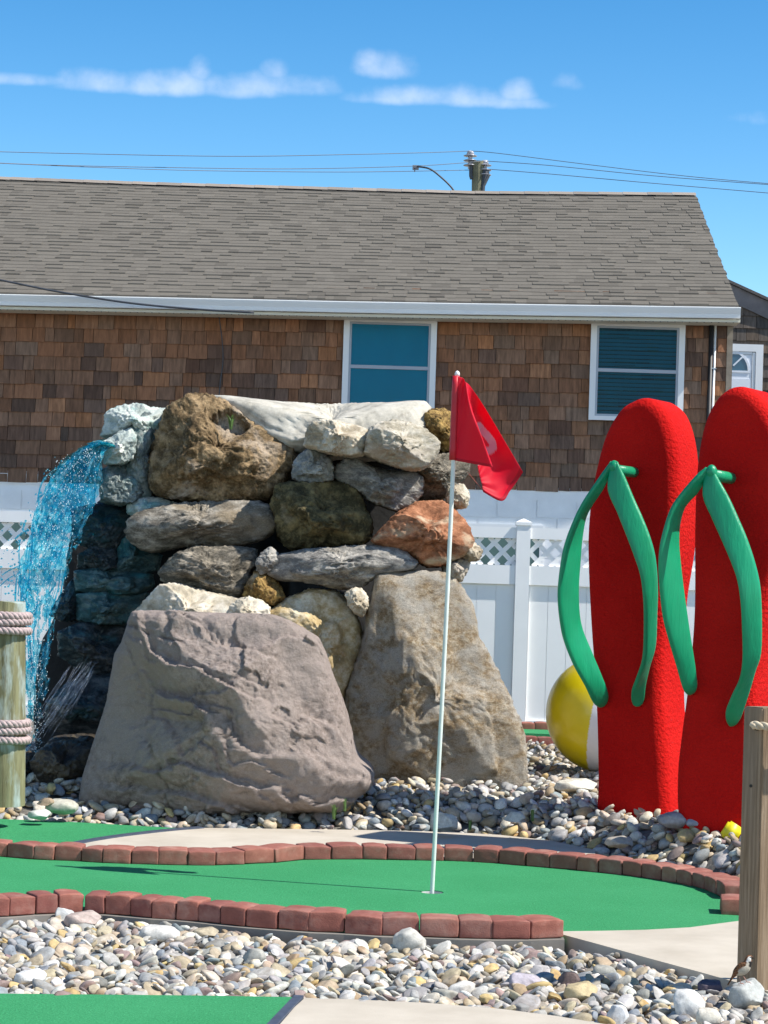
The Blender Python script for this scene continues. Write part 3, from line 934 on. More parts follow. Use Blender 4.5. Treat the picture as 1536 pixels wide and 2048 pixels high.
# service cable on the long house front
sc = MB(); sc.tube([W(*F_at(x, y, OV + .2), OV + .2) for x, y in smooth_poly([(-140, 533), (0, 560), (120, 584), (260, 606), (400, 619), (508, 625)], 6)], .011, 6)
tag(sc.build('service_cable', M['wire'], None, smooth=True), 'dark sagging service cable crossing the white gutter of the long house', 'cable')
sc = MB(); sc.tube([W(*F_at(x, y, .05), .05) for x, y in smooth_poly([(436, 622), (443, 670), (446, 720), (440, 770), (437, 830), (437, 960)], 6)], .006, 6)
tag(sc.build('thin_cable', M['wire'], None, smooth=True), 'thin dark cable hanging down the brown shingle wall above the porous boulder', 'cable')
# ------------------------------------------------------------------ white vinyl fence
FY = 20.4
def FP(px, py): return P(px, py, FY)
fence = empty('vinyl_fence', (FP(1040, 1450).x, FY, 0.08))
tag(fence, 'white vinyl privacy fence with lattice top behind the rock pile', 'fence')
# levels measured at the post and on the left, linear along x
def lvl(pa, pb):
    a, b = FP(*pa), FP(*pb); return lambda x: a.z + (b.z - a.z) * (x - a.x) / (b.x - a.x)
z_cap = FP(1040, 1041).z
base = 0.05
zT1, zT0 = lvl((20, 1026), (1100, 1057)), lvl((20, 1048), (1100, 1079))
zM1, zM0 = lvl((20, 1101), (1100, 1133)), lvl((20, 1140), (1100, 1171))
xp = FP(1041, 1250).x
spacing = 2.62
posts = [xp + spacing * k for k in (-3, -2, -1, 0, 1, 2)]
pw = .128
def z_at(f, x): return f(x)
for x in posts:
    m_ = MB(); zt = z_cap + (x - xp) * 0.0
    m_.box((x - pw / 2, FY - pw / 2, base - .1), (pw, 0, 0), (0, pw, 0), (0, 0, zt - .045 - base + .1))
    o = m_.build('post', M['white_vinyl'], fence)
    c = MB(); q = pw / 2 + .01
    c.box((x - q, FY - q, zt - .045), (2 * q, 0, 0), (0, 2 * q, 0), (0, 0, .03))
    c.add([(x - q, FY - q, zt - .0148), (x + q, FY - q, zt - .0148), (x + q, FY + q, zt - .0148), (x - q, FY + q, zt - .0148), (x, FY, zt + .02)],
          [(0, 1, 4), (1, 2, 4), (2, 3, 4), (3, 0, 4)])
    co = c.build('post_cap', M['white_vinyl'], fence)
    co.parent = o; co.matrix_parent_inverse = Matrix.Identity(4)
for i in range(len(posts) - 1):
    xa, xb = posts[i] + pw / 2, posts[i + 1] - pw / 2
    t1, t0, m1, m0 = (z_at(f, (xa + xb) / 2) for f in (zT1, zT0, zM1, zM0))
    # level rails
    t1, t0, m1, m0 = (f(xp) for f in (zT1, zT0, zM1, zM0))
    r = MB(); r.box((xa, FY - .045, t0), (xb - xa, 0, 0), (0, .09, 0), (0, 0, t1 - t0)); r.build('top_rail', M['white_vinyl'], fence)
    r = MB(); r.box((xa, FY - .05, m0), (xb - xa, 0, 0), (0, .10, 0), (0, 0, m1 - m0)); r.build('middle_rail', M['white_vinyl'], fence)
    r = MB(); r.box((xa, FY - .045, base), (xb - xa, 0, 0), (0, .09, 0), (0, 0, .14)); r.build('bottom_rail', M['white_vinyl'], fence)
    b = MB(); x = xa + .004; 
    while x < xb - .02:
        w = min(.178, xb - x)
        b.box((x + .002, FY - .02, base + .12), (w - .004, 0, 0), (0, .04, 0), (0, 0, m0 - base - .11)); 
        b.box((x + w - .004, FY - .012, base + .12), (.006, 0, 0), (0, .024, 0), (0, 0, m0 - base - .11)); x += w
    b.build('board_panel', M['white_vinyl'], fence)
    # lattice of two crossing slat layers
    la = MB(); h = t0 - m1; pitch = .158; sw = .021
    n = int((xb - xa + h) / pitch) + 2
    for k in range(-1, n):
        for sg, yo in ((1, -.014), (-1, .0)):
            if sg > 0: x_0, x_1 = xa + k * pitch - h * .5, xa + k * pitch + h * .5
            else: x_0, x_1 = xa + k * pitch + h * .5, xa + k * pitch - h * .5
            # clip to panel
            pts_ = []
            ta, tb = 0.0, 1.0
            dx = x_1 - x_0
            lo, hi = (xa - x_0) / dx, (xb - x_0) / dx
            if lo > hi: lo, hi = hi, lo
            ta, tb = max(ta, lo), min(tb, hi)
            if tb - ta < .05: continue
            p0 = Vector((x_0 + dx * ta, FY + yo, m1 - .004 + (h + .008) * ta)); p1 = Vector((x_0 + dx * tb, FY + yo, m1 - .004 + (h + .008) * tb))
            d_ = (p1 - p0).normalized(); nn = Vector((-d_.z, 0, d_.x)) * sw
            la.box(p0 - nn, p1 - p0, nn * 2, (0, .012, 0))
    la.build('lattice', M['white_vinyl'], fence)
# ------------------------------------------------------------------ boulders
def mat_rock(name, c1, c2, c3, patch=(0.5, 0.62), patch_scale=2.2, strata=None, scale=9.0, bump=0.6, bdist=0.02, speck=0.45, speckc=None, pores=0.0, rough=0.88, crev=True, spec=0.25, wet=0.0):
    t = NT(name)
    if strata is not None:
        ang, st = strata
        v = t.coords('Object', (1, 1, st), (0, math.radians(ang), 0), jitter=True)
    else:
        v = t.coords('Object', jitter=True)
    n = t.noise(v, scale, 9, 0.68)
    n2 = t.noise(v, patch_scale, 5, 0.6, 0.4)
    n3 = t.noise(v, scale * 9, 4, 0.75)
    c = t.ramp(n, [(0.36, tuple(x * .62 for x in c1)), (0.47, c1), (0.6, c2), (0.72, tuple(min(.72, x * 1.25) for x in c2))])
    c = t.mix(t.ramp(n2, [(patch[0], 0.0), (patch[1], 1.0)]), c, c3)
    sc = speckc if speckc else tuple(x * .35 for x in c1)
    c = t.mix(t.ramp(n3, [(0.50, 0.0), (0.74, speck)]), c, sc)
    c = t.mix(t.ramp(n3, [(0.26, speck * .8), (0.46, 0.0)]), c, tuple(min(.75, x * 1.8) for x in c2))
    if pores:
        vo = t.voronoi(v, 26 if pores > .5 else 18)
        pr = t.ramp(vo, [(0.0, 0.0), (0.5, 1.0)])
        c = t.mix(t.ramp(vo, [(0.05, pores), (0.33, 0.0)]), c, tuple(x * .25 for x in c1))
    t.set('Base Color', c); t.set('Roughness', rough); t.set('Specular IOR Level', spec)
    if wet: t.set('Coat Weight', wet); t.set('Coat Roughness', 0.15)
    b = t.bump(n, bump, bdist)
    b = t.bump(n3, bump * .8, bdist * .3, b)
    if pores: b = t.bump(pr, pores, .02, b)
    return t.mat

def outline_radius(poly, cx, cz, ths):
    p = np.asarray(poly) - np.array([cx, cz]); q = np.roll(p, -1, axis=0)
    d = np.stack([np.cos(ths), np.sin(ths)], 1)
    R = np.full(len(ths), 0.0)
    e = q - p
    for a, ee in zip(p, e):
        den = d[:, 0] * ee[1] - d[:, 1] * ee[0]
        den = np.where(np.abs(den) < 1e-12, 1e-12, den)
        t = (a[0] * ee[1] - a[1] * ee[0]) / den
        s = (a[0] * d[:, 1] - a[1] * d[:, 0]) / den
        okm = (t > 0) & (s >= -1e-6) & (s <= 1 + 1e-6)
        R = np.where(okm & (t > R), t, R)
    return np.maximum(R, 1e-3)

def rock_shape(poly_px, d, depth, sub=6, seed=0, p=2.6, cuts=8, cut_lo=.55, cut_hi=.86, amp=0.05, freq=3.0, fine=0.012, rough=0.013, steps=0.0, pits=0.0, hollow=None, lit=True, nstep=5.0, strata=None, planes=(), shear=0.0, lean=0.0, ledge=0.0):
    """boulder with the traced silhouette at real distance d and real thickness; returns verts, faces, centre"""
    dm = d + depth * .5
    w = np.array([tuple(P(x, y, dm)) for x, y in poly_px])
    poly = w[:, [0, 2]]
    x_, z_ = poly[:, 0], poly[:, 1]
    a = x_ * np.roll(z_, -1) - np.roll(x_, -1) * z_
    A = a.sum() / 2
    cx = ((x_ + np.roll(x_, -1)) * a).sum() / (6 * A); cz = ((z_ + np.roll(z_, -1)) * a).sum() / (6 * A)
    ths = np.linspace(-math.pi, math.pi, 721)
    R = outline_radius(poly, cx, cz, ths)
    ker = np.array([1, 2, 3, 2, 1.]); ker /= ker.sum()
    R = np.convolve(np.concatenate([R[-5:-1], R, R[1:5]]), ker, 'same')[4:-4]
    if lit: p = p * 1.55
    n, f = ico(sub)
    rho = np.sqrt(n[:, 0] ** 2 + n[:, 2] ** 2); th = np.arctan2(n[:, 2], n[:, 0])
    k = 1 / np.maximum((rho ** p + np.abs(n[:, 1]) ** p) ** (1 / p), 1e-6)
    g = rho * k; h = n[:, 1] * k
    Rt = np.interp(th, ths, R)
    rs = np.random.RandomState(seed)
    pos = np.stack([Rt * np.cos(th) * g, h * depth * .5, Rt * np.sin(th) * g], 1)
    mean_r = R.mean()
    # random facets, mostly on the visible front
    un = np.stack([np.cos(th) * g, h, np.sin(th) * g], 1)   # unit-ish coordinates
    ext = np.array([mean_r, depth * .5, mean_r])
    allp = list(planes)
    if lit: allp.append((.42 + rs.uniform(-.25, .22), -.72, .55 + rs.uniform(-.22, .2), rs.uniform(.46, .60)))
    for _ in range(int(cuts * 1.8)):
        v = np.array([rs.normal() * .75 + .12, -abs(rs.normal()) - .30, rs.normal() * .75 + .1]); v /= np.linalg.norm(v)
        allp.append((*v, rs.uniform(cut_lo, cut_hi) * (1.0 if not lit else 1.08)))
    for (a_, b_, c_, dd) in allp:
        v = np.array([a_, b_, c_], float); v /= np.linalg.norm(v)
        s = un @ v
        over = np.maximum(s - dd, 0)
        un = un - over[:, None] * v
    # map faceted unit shape back
    pos[:, 1] = un[:, 1] * depth * .5
    gx = np.where(g > 1e-6, np.hypot(un[:, 0], un[:, 2]) / np.maximum(g, 1e-6), 1)
    keep = sstep(.88, 1.0, g)            # hold the silhouette
    gx = gx * (1 - keep) + 1.0 * keep
    pos[:, 0] *= gx; pos[:, 2] *= gx
    outd = pos / np.array([mean_r, depth * .5, mean_r]); outd /= np.maximum(np.linalg.norm(outd, axis=1, keepdims=True), 1e-6)
    q = pos.copy()
    if strata is not None:
        an, stc = strata; an = math.radians(an)
        xr = q[:, 0] * math.cos(an) + q[:, 2] * math.sin(an); zr = -q[:, 0] * math.sin(an) + q[:, 2] * math.cos(an)
        q = np.stack([xr, q[:, 1], zr * stc], 1)
    sz = mean_r
    off = rs.uniform(-50, 50, 3)
    disp = amp * .5 * sz * 2 * fbm(q * freq * 1.3 / sz * .5 + off, seed, 5, .55) + fine * ridged(q * (7.0) + off, seed + 9, 5, .62)
    disp = disp + rough * (1.2 * ridged(q * 21.0 + off, seed + 13, 4, .6) + vnoise(q * 60 + off, seed + 5))
    crk = np.abs(fbm(q * np.array([3.2, 3.2, 4.2]) / max(sz, .15) * .4 + off + 11, seed + 31, 3))
    disp = disp - .016 * min(1, sz * 4) * sstep(.05, .0, crk)
    if pits:
        pn = vnoise(q * 30 + off, seed + 41) * .6 + vnoise(q * 55 + off, seed + 43) * .4
        disp = disp - pits * sstep(.08, .42, pn) - pits * .7 * sstep(.2, .5, vnoise(q * 13 + off, seed + 47))
    if strata is not None and steps == 0: steps = .085
    if steps:
        zc = (q[:, 2] / max(strata[1], 1) if strata is not None else q[:, 2]) / sz
        l = zc * nstep + .9 * fbm(q * np.array([1.2, 1.2, .8]) / sz * .9 + off, seed + 3, 4)
        fr_ = l - np.floor(l)
        hh = _hash(np.floor(l).astype(np.int64), np.zeros(len(l), np.int64), np.zeros(len(l), np.int64), seed)
        disp = disp + steps * sz * (hh * .8 * sstep(0, .12, fr_) * sstep(1, .88, fr_) + .5 * (fr_ - .5))
    if ledge:
        l = fbm(q * freq / sz * .9 + off + 5, seed + 21, 3); l = np.floor(l * 5) / 5 + .2 * sstep(.6, 1, (l * 5) % 1)
        disp = disp + ledge * sz * l
    front = sstep(.95, .4, g)
    disp = disp * (0.55 + .45 * np.maximum(front, 0.2))
    pos = pos + outd * disp[:, None]
    if hollow:
        hp_ = P(hollow[0], hollow[1], dm); hx, hz_ = hp_.x - cx, hp_.z - cz
        rr_ = ((pos[:, 0] - hx) / hollow[2]) ** 2 + ((pos[:, 2] - hz_ + .35 * (pos[:, 0] - hx)) / hollow[3]) ** 2 + 1.1 * fbm(pos * 11, 3, 4, .6)
        pos[:, 1] += hollow[4] * sstep(1.0, .35, rr_) * (pos[:, 1] < 0)
    if lean: pos[:, 1] += lean * pos[:, 2]
    if shear: pos[:, 1] += shear * pos[:, 0]
    c = np.array([cx, dm, cz])
    return pos + c, f, c, un

def rock(name, label, poly, d, depth, mat, cat='boulder', group=None, **kw):
    v, f, c, _ = rock_shape(poly, d, depth, **kw)
    o = mesh_obj(name, v, f, mat, None, True, loc=tuple(c))
    tag(o, label, cat, group)
    return o

RM = {}
RM['tufa'] = mat_rock('porous_tufa', (0.13, 0.085, 0.04), (0.33, 0.23, 0.125), (0.40, 0.33, 0.255), (0.54, 0.68), 2.6, None, 8, 0.8, 0.03, .5, (0.05, 0.03, 0.015), 0.55)
RM['schist'] = mat_rock('grey_schist', (0.17, 0.15, 0.12), (0.40, 0.36, 0.30), (0.27, 0.215, 0.145), (0.52, 0.68), 2.2, (18, 2.1), 9, 0.9, .03, .5)
RM['schist2'] = mat_rock('dark_schist', (0.13, 0.115, 0.09), (0.36, 0.31, 0.24), (0.10, 0.085, 0.06), (0.56, 0.72), 2.4, (-16, 2.1), 9, 0.9, .03, .5)
RM['slab'] = mat_rock('blue_grey_slab', (0.21, 0.20, 0.185), (0.45, 0.42, 0.37), (0.30, 0.26, 0.20), (0.55, 0.72), 2, (6, 2.2), 9, .9, .03, .5)
RM['moss'] = mat_rock('mossy_brown', (0.075, 0.062, 0.028), (0.235, 0.185, 0.085), (0.34, 0.285, 0.19), (0.6, 0.74), 3, None, 7, .9, .04, .45)
RM['bluegrey'] = mat_rock('blue_grey_stone', (0.22, 0.23, 0.22), (0.38, 0.38, 0.35), (0.33, 0.27, 0.19), (0.6, 0.8), 3, None, 12, .5, .015, .5)
RM['beige'] = mat_rock('pale_beige_stone', (0.36, 0.30, 0.21), (0.60, 0.54, 0.43), (0.30, 0.20, 0.115), (0.6, 0.74), 3, None, 8, .6, .02, .35)
RM['beige2'] = mat_rock('flat_beige_stone', (0.33, 0.29, 0.215), (0.54, 0.49, 0.40), (0.35, 0.30, 0.25), (0.5, 0.7), 2.2, (-14, 2.0), 8, .6, .02, .35)
RM['orange'] = mat_rock('ochre_stone', (0.15, 0.09, 0.03), (0.42, 0.27, 0.09), (0.42, 0.36, 0.26), (0.6, 0.72), 5, None, 12, .8, .03, .5)
RM['red'] = mat_rock('red_orange_stone', (0.26, 0.105, 0.05), (0.44, 0.205, 0.11), (0.47, 0.37, 0.25), (0.55, 0.69), 3.4, (28, 1.8), 9, .6, .02, .35)
RM['yellow'] = mat_rock('yellow_beige_stone', (0.42, 0.31, 0.15), (0.66, 0.57, 0.41), (0.34, 0.21, 0.095), (0.52, 0.64), 2.4, None, 7, .6, .02, .4)
RM['brown'] = mat_rock('tan_grey_granite', (0.40, 0.28, 0.15), (0.64, 0.53, 0.38), (0.58, 0.53, 0.45), (0.40, 0.62), 5.5, (70, 1.35), 20, 1.0, .05, .95, (0.11, 0.08, 0.05))
RM['pink'] = mat_rock('mauve_grey_stone', (0.34, 0.272, 0.235), (0.44, 0.36, 0.318), (0.39, 0.32, 0.282), (0.4, 0.6), 2.0, None, 24, 1.0, .03, .5, (0.17, 0.135, 0.115))
RM['white'] = mat_rock('cream_stone', (0.46, 0.40, 0.30), (0.66, 0.60, 0.50), (0.09, 0.06, 0.035), (0.60, 0.66), 3.6, None, 7, .5, .02, .3)
RM['cream'] = mat_rock('plain_cream_stone', (0.50, 0.44, 0.34), (0.68, 0.62, 0.51), (0.60, 0.50, 0.35), (0.6, 0.8), 3.6, None, 7, .4, .015, .25)
RM['cap'] = mat_rock('rough_concrete_cap', (0.43, 0.40, 0.335), (0.54, 0.505, 0.43), (0.48, 0.44, 0.36), (0.5, 0.7), 2, None, 6, .35, .012, .2)
RM['aqua'] = mat_rock('aqua_stained_mortar', (0.37, 0.42, 0.39), (0.58, 0.60, 0.54), (0.16, 0.36, 0.34), (0.50, 0.68), 4.0, None, 9, .7, .02, .3)
RM['aquadark'] = mat_rock('aqua_stained_grey', (0.13, 0.16, 0.155), (0.30, 0.31, 0.28), (0.06, 0.19, 0.20), (0.50, 0.66), 3.5, None, 9, .8, .03, .35, wet=.2)
RM['core'] = mat_plain('gap_shade_black', (.018, .017, .016), .9, .4, 8, .4, 30, .01)  # shade of the gaps painted in as a near-black colour
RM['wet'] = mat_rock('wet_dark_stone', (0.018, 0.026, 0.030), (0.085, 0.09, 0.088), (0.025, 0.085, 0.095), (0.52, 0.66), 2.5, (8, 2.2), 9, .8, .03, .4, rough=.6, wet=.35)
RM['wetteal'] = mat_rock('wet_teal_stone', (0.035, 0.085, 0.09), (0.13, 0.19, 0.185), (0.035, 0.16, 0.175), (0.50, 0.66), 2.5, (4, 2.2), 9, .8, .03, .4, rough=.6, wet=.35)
RM['wetbrown'] = mat_rock('wet_brown_stone', (0.03, 0.024, 0.018), (0.09, 0.07, 0.045), (0.13, 0.11, 0.07), (0.56, 0.7), 2.5, None, 9, .8, .03, .4, rough=.6, wet=.3)

S_ = dict  # shorthand
ROCKS = [
 # filler behind the boulders, coloured near black to give the shade in the gaps
 ('gap_filler', 'near black filler in the deep gaps between the stacked boulders, shade put into its colour', [(235, 900), (420, 850), (700, 870), (880, 880), (905, 1000), (900, 1120), (850, 1300), (700, 1500), (330, 1560), (200, 1560), (75, 1540), (70, 1400), (84, 1290), (128, 1200), (140, 1120), (158, 1030), (215, 1000)], 15.55, 1.5, 'core', S_(p=4, seed=1, amp=.03, sub=5, lit=False)),
 ('concrete_cap', 'pale rough concrete capping poured over the top of the rock pile', [(415, 800), (440, 796), (500, 803), (560, 809), (640, 811), (700, 809), (780, 811), (830, 807), (852, 809), (862, 822), (866, 870), (820, 915), (740, 920), (690, 915), (630, 920), (590, 922), (550, 915), (480, 850)], 15.0, 1.6, 'cap', S_(p=3.6, seed=2, amp=.008, fine=.005, cuts=0, lit=False, planes=((0, -.72, .70, .50),), sub=6)),
 ('porous_boulder', 'large brown porous boulder with a mossy hollow, upper left of the pile', [(340, 815), (357, 806), (380, 796), (408, 792), (434, 796), (455, 806), (478, 822), (510, 843), (545, 868), (580, 890), (592, 910), (592, 940), (572, 962), (560, 985), (530, 1000), (480, 1006), (420, 1006), (350, 1000), (315, 990), (302, 965), (302, 925), (308, 895), (318, 862), (328, 838)], 14.75, 1.0, 'tufa', S_(pits=.032, hollow=(464, 848, .15, .075, .15), rough=.012, p=2.8, seed=3, amp=.085, freq=3.4, fine=.03, cuts=5, cut_lo=.74, planes=((.28, -.62, .72, .70), (-.75, -.55, .2, .80)), sub=6)),
 ('ledge_rock', 'white and aqua stained rock knob on top of the waterfall ledge', [(207, 874), (216, 850), (214, 832), (224, 822), (246, 813), (262, 811), (282, 810), (300, 815), (330, 818), (344, 822), (330, 850), (318, 882), (290, 886), (258, 872), (232, 880)], 15.0, .7, 'aqua', S_(p=2.6, seed=4, amp=.09, fine=.012, cuts=5)),
 ('ledge_rock', 'small faceted aqua stained stone beside the waterfall lip', [(206, 888), (228, 874), (246, 862), (262, 857), (274, 872), (272, 898), (266, 918), (240, 926), (212, 928)], 14.85, .5, 'aqua', S_(p=3, seed=5, amp=.05, fine=.01, cuts=7)),
 ('mortar_seam', 'rough pale blue mortar column between porous boulder and waterfall', [(268, 850), (290, 826), (322, 830), (322, 880), (312, 925), (306, 975), (310, 1010), (280, 1020), (258, 975), (262, 925), (266, 890)], 15.0, .6, 'aquadark', S_(p=2.6, seed=6, amp=.07, fine=.016, cuts=3)),
 ('stained_rock', 'grey blue stained block below the waterfall ledge', [(205, 942), (238, 930), (278, 932), (292, 955), (290, 985), (276, 1006), (236, 1008), (206, 1004)], 14.95, .6, 'aquadark', S_(p=3.2, seed=7, amp=.05, cuts=5)),
 ('stained_rock', 'bright teal stained lump of mortar under the porous boulder', [(255, 1010), (290, 996), (330, 996), (350, 1006), (322, 1022), (280, 1034), (258, 1028)], 14.95, .5, 'aqua', S_(p=2.6, seed=8, amp=.03, fine=.004, cuts=2)),
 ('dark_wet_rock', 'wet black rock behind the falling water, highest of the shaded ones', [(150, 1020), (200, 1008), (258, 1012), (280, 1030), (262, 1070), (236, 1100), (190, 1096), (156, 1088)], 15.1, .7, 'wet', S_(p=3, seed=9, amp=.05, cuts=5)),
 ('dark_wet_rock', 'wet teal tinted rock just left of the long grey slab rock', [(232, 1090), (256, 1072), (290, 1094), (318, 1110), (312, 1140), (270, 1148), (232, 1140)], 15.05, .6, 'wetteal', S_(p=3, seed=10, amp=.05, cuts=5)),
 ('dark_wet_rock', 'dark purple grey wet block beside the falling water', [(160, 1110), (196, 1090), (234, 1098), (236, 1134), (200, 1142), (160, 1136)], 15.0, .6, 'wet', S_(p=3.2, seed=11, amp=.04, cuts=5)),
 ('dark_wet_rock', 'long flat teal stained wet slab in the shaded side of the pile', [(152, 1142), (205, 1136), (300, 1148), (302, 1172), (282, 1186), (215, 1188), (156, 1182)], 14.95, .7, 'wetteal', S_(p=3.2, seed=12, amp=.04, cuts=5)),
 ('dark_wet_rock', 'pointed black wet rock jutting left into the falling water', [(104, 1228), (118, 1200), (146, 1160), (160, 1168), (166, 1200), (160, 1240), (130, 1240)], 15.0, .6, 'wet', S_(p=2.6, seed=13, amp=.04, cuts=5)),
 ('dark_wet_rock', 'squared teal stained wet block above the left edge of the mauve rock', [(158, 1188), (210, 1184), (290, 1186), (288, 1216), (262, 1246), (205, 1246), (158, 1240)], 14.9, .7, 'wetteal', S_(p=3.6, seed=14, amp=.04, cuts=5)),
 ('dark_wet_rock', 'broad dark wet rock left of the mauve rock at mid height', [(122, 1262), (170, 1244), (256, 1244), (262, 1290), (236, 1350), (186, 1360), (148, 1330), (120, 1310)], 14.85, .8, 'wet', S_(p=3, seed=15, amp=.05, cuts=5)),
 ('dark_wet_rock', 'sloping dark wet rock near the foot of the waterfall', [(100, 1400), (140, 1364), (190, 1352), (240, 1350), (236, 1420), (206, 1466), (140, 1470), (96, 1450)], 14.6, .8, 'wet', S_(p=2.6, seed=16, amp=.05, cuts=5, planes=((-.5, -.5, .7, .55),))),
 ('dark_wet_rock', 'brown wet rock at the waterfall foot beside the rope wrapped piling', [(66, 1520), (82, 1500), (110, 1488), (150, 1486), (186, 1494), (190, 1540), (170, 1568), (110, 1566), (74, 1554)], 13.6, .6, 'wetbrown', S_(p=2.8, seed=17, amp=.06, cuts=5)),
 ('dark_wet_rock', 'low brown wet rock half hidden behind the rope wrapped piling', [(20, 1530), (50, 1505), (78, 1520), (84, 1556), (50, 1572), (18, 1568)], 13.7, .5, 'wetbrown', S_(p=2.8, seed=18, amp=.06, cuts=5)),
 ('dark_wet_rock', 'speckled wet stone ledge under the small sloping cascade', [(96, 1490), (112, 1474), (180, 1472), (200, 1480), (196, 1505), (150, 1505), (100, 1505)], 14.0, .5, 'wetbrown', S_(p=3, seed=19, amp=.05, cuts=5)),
 ('schist_boulder', 'long grey banded slab rock directly under the porous boulder', [(255, 1048), (266, 1034), (283, 1024), (318, 1016), (352, 1010), (385, 1006), (420, 1002), (470, 1001), (518, 1002), (538, 1010), (548, 1022), (554, 1040), (548, 1060), (528, 1074), (508, 1082), (470, 1088), (437, 1090), (400, 1089), (365, 1091), (338, 1097), (310, 1104), (288, 1098), (268, 1084), (257, 1066)], 14.85, .9, 'schist', S_(p=2.8, seed=20, amp=.05, fine=.014, strata=(12, 2.6), cuts=6, planes=((.35, -.75, .55, .70), (-.5, -.7, -.5, .75)))),
 ('schist_boulder', 'grey brown banded rock stacked above the mauve rock, second slab down', [(320, 1146), (332, 1130), (347, 1116), (366, 1104), (392, 1096), (440, 1094), (480, 1096), (507, 1100), (512, 1122), (504, 1142), (498, 1164), (492, 1186), (472, 1198), (440, 1194), (401, 1187), (370, 1178), (346, 1170), (326, 1160)], 14.8, .9, 'schist2', S_(p=2.7, seed=21, amp=.05, fine=.014, strata=(-14, 2.6), cuts=6, planes=((.2, -.6, .75, .66), (-.45, -.75, -.45, .7)))),
 ('pale_boulder', 'cream rock with a dark brown stain peeping over the mauve rock', [(268, 1226), (296, 1200), (325, 1170), (352, 1168), (420, 1186), (474, 1196), (480, 1222), (470, 1260), (300, 1262)], 14.7, .8, 'white', S_(p=3, seed=22, amp=.04, cuts=4)),
 ('pale_boulder', 'small plain cream stone peeping over the top of the mauve rock', [(462, 1212), (478, 1200), (497, 1196), (520, 1204), (536, 1216), (538, 1240), (500, 1250), (464, 1244)], 14.6, .5, 'cream', S_(p=2.8, seed=23, amp=.05, cuts=5)),
 ('wedge_stone', 'small yellow olive stone wedged below the little cube shaped stone', [(488, 1188), (497, 1166), (512, 1144), (530, 1146), (547, 1156), (560, 1176), (568, 1194), (546, 1208), (520, 1206), (494, 1202)], 14.9, .5, 'orange', S_(p=2.6, seed=24, amp=.05, cuts=6)),
 ('wedge_stone', 'little grey cube shaped stone in the gap at the middle of the pile', [(513, 1124), (524, 1108), (540, 1096), (552, 1106), (562, 1122), (554, 1137), (540, 1142), (525, 1148), (516, 1138)], 14.85, .3, 'slab', S_(p=3, seed=25, amp=.04, cuts=7)),
 ('mossy_boulder', 'olive brown mossy boulder at the centre of the pile', [(545, 1016), (550, 996), (556, 978), (566, 968), (580, 965), (615, 968), (657, 964), (690, 968), (706, 976), (720, 994), (728, 1014), (741, 1034), (742, 1060), (736, 1078), (722, 1089), (690, 1092), (650, 1089), (615, 1096), (586, 1097), (568, 1086), (557, 1070), (554, 1040)], 14.75, 1.0, 'moss', S_(pits=.02, p=3, seed=26, amp=.085, fine=.03, freq=3.6, cuts=5, cut_lo=.72)),
 ('block_stone', 'smooth blue grey block beside the porous boulder', [(584, 946), (590, 925), (600, 910), (614, 902), (632, 900), (648, 906), (660, 917), (668, 938), (664, 960), (645, 964), (622, 965), (600, 962), (588, 958)], 14.8, .5, 'bluegrey', S_(p=3, seed=27, amp=.04, fine=.006, cuts=7)),
 ('pale_boulder', 'cream beige block with rusty corner under the concrete cap', [(611, 892), (614, 870), (620, 852), (634, 844), (652, 842), (684, 848), (716, 853), (738, 862), (741, 876), (734, 892), (724, 911), (704, 912), (669, 908), (636, 900)], 14.4, .7, 'beige', S_(p=3.4, seed=28, amp=.04, fine=.01, cuts=6, planes=((0, -.45, .89, .72),))),
 ('pale_boulder', 'flat topped pale beige boulder under the right end of the concrete cap', [(728, 906), (734, 880), (742, 856), (764, 848), (790, 842), (815, 846), (834, 853), (850, 860), (864, 870), (878, 884), (876, 900), (869, 914), (856, 928), (842, 938), (814, 938), (790, 930), (762, 922), (742, 914)], 14.35, .8, 'beige2', S_(p=3, seed=29, amp=.03, fine=.01, cuts=4, planes=((.1, -.5, .86, .48), (.25, -.88, -.4, .68)))),
 ('ochre_boulder', 'knobbly ochre rock at the top right corner of the pile', [(849, 830), (862, 823), (882, 820), (906, 826), (918, 846), (920, 880), (906, 902), (888, 905), (872, 902), (858, 880), (850, 855)], 15.1, .7, 'orange', S_(pits=.02, p=2.6, seed=30, amp=.09, fine=.02, cuts=4)),
 ('schist_boulder', 'grey sloping slab rock right of the blue grey block', [(666, 956), (672, 938), (682, 926), (694, 918), (716, 920), (752, 938), (790, 944), (822, 944), (841, 954), (846, 970), (842, 988), (832, 1004), (818, 1014), (798, 1022), (774, 1014), (752, 1006), (726, 990), (703, 976), (682, 968)], 14.75, .9, 'slab', S_(p=2.7, seed=31, amp=.055, fine=.016, strata=(-22, 2.5), cuts=6, planes=((.1, -.55, .83, .62),))),
 ('schist_boulder', 'grey brown layered rock behind the flag pole near the top right', [(830, 942), (850, 926), (870, 912), (905, 906), (938, 924), (936, 944), (928, 958), (908, 972), (898, 990), (882, 998), (842, 998), (836, 970)], 15.0, .9, 'schist2', S_(p=3, seed=32, amp=.05, fine=.016, strata=(4, 3), cuts=5)),
 ('wedge_stone', 'small rough tan stone on the right edge just below the layered rock', [(896, 982), (910, 974), (926, 970), (936, 984), (935, 1000), (930, 1014), (908, 1017), (894, 1004)], 15.0, .4, 'beige', S_(p=3, seed=33, amp=.06, cuts=5)),
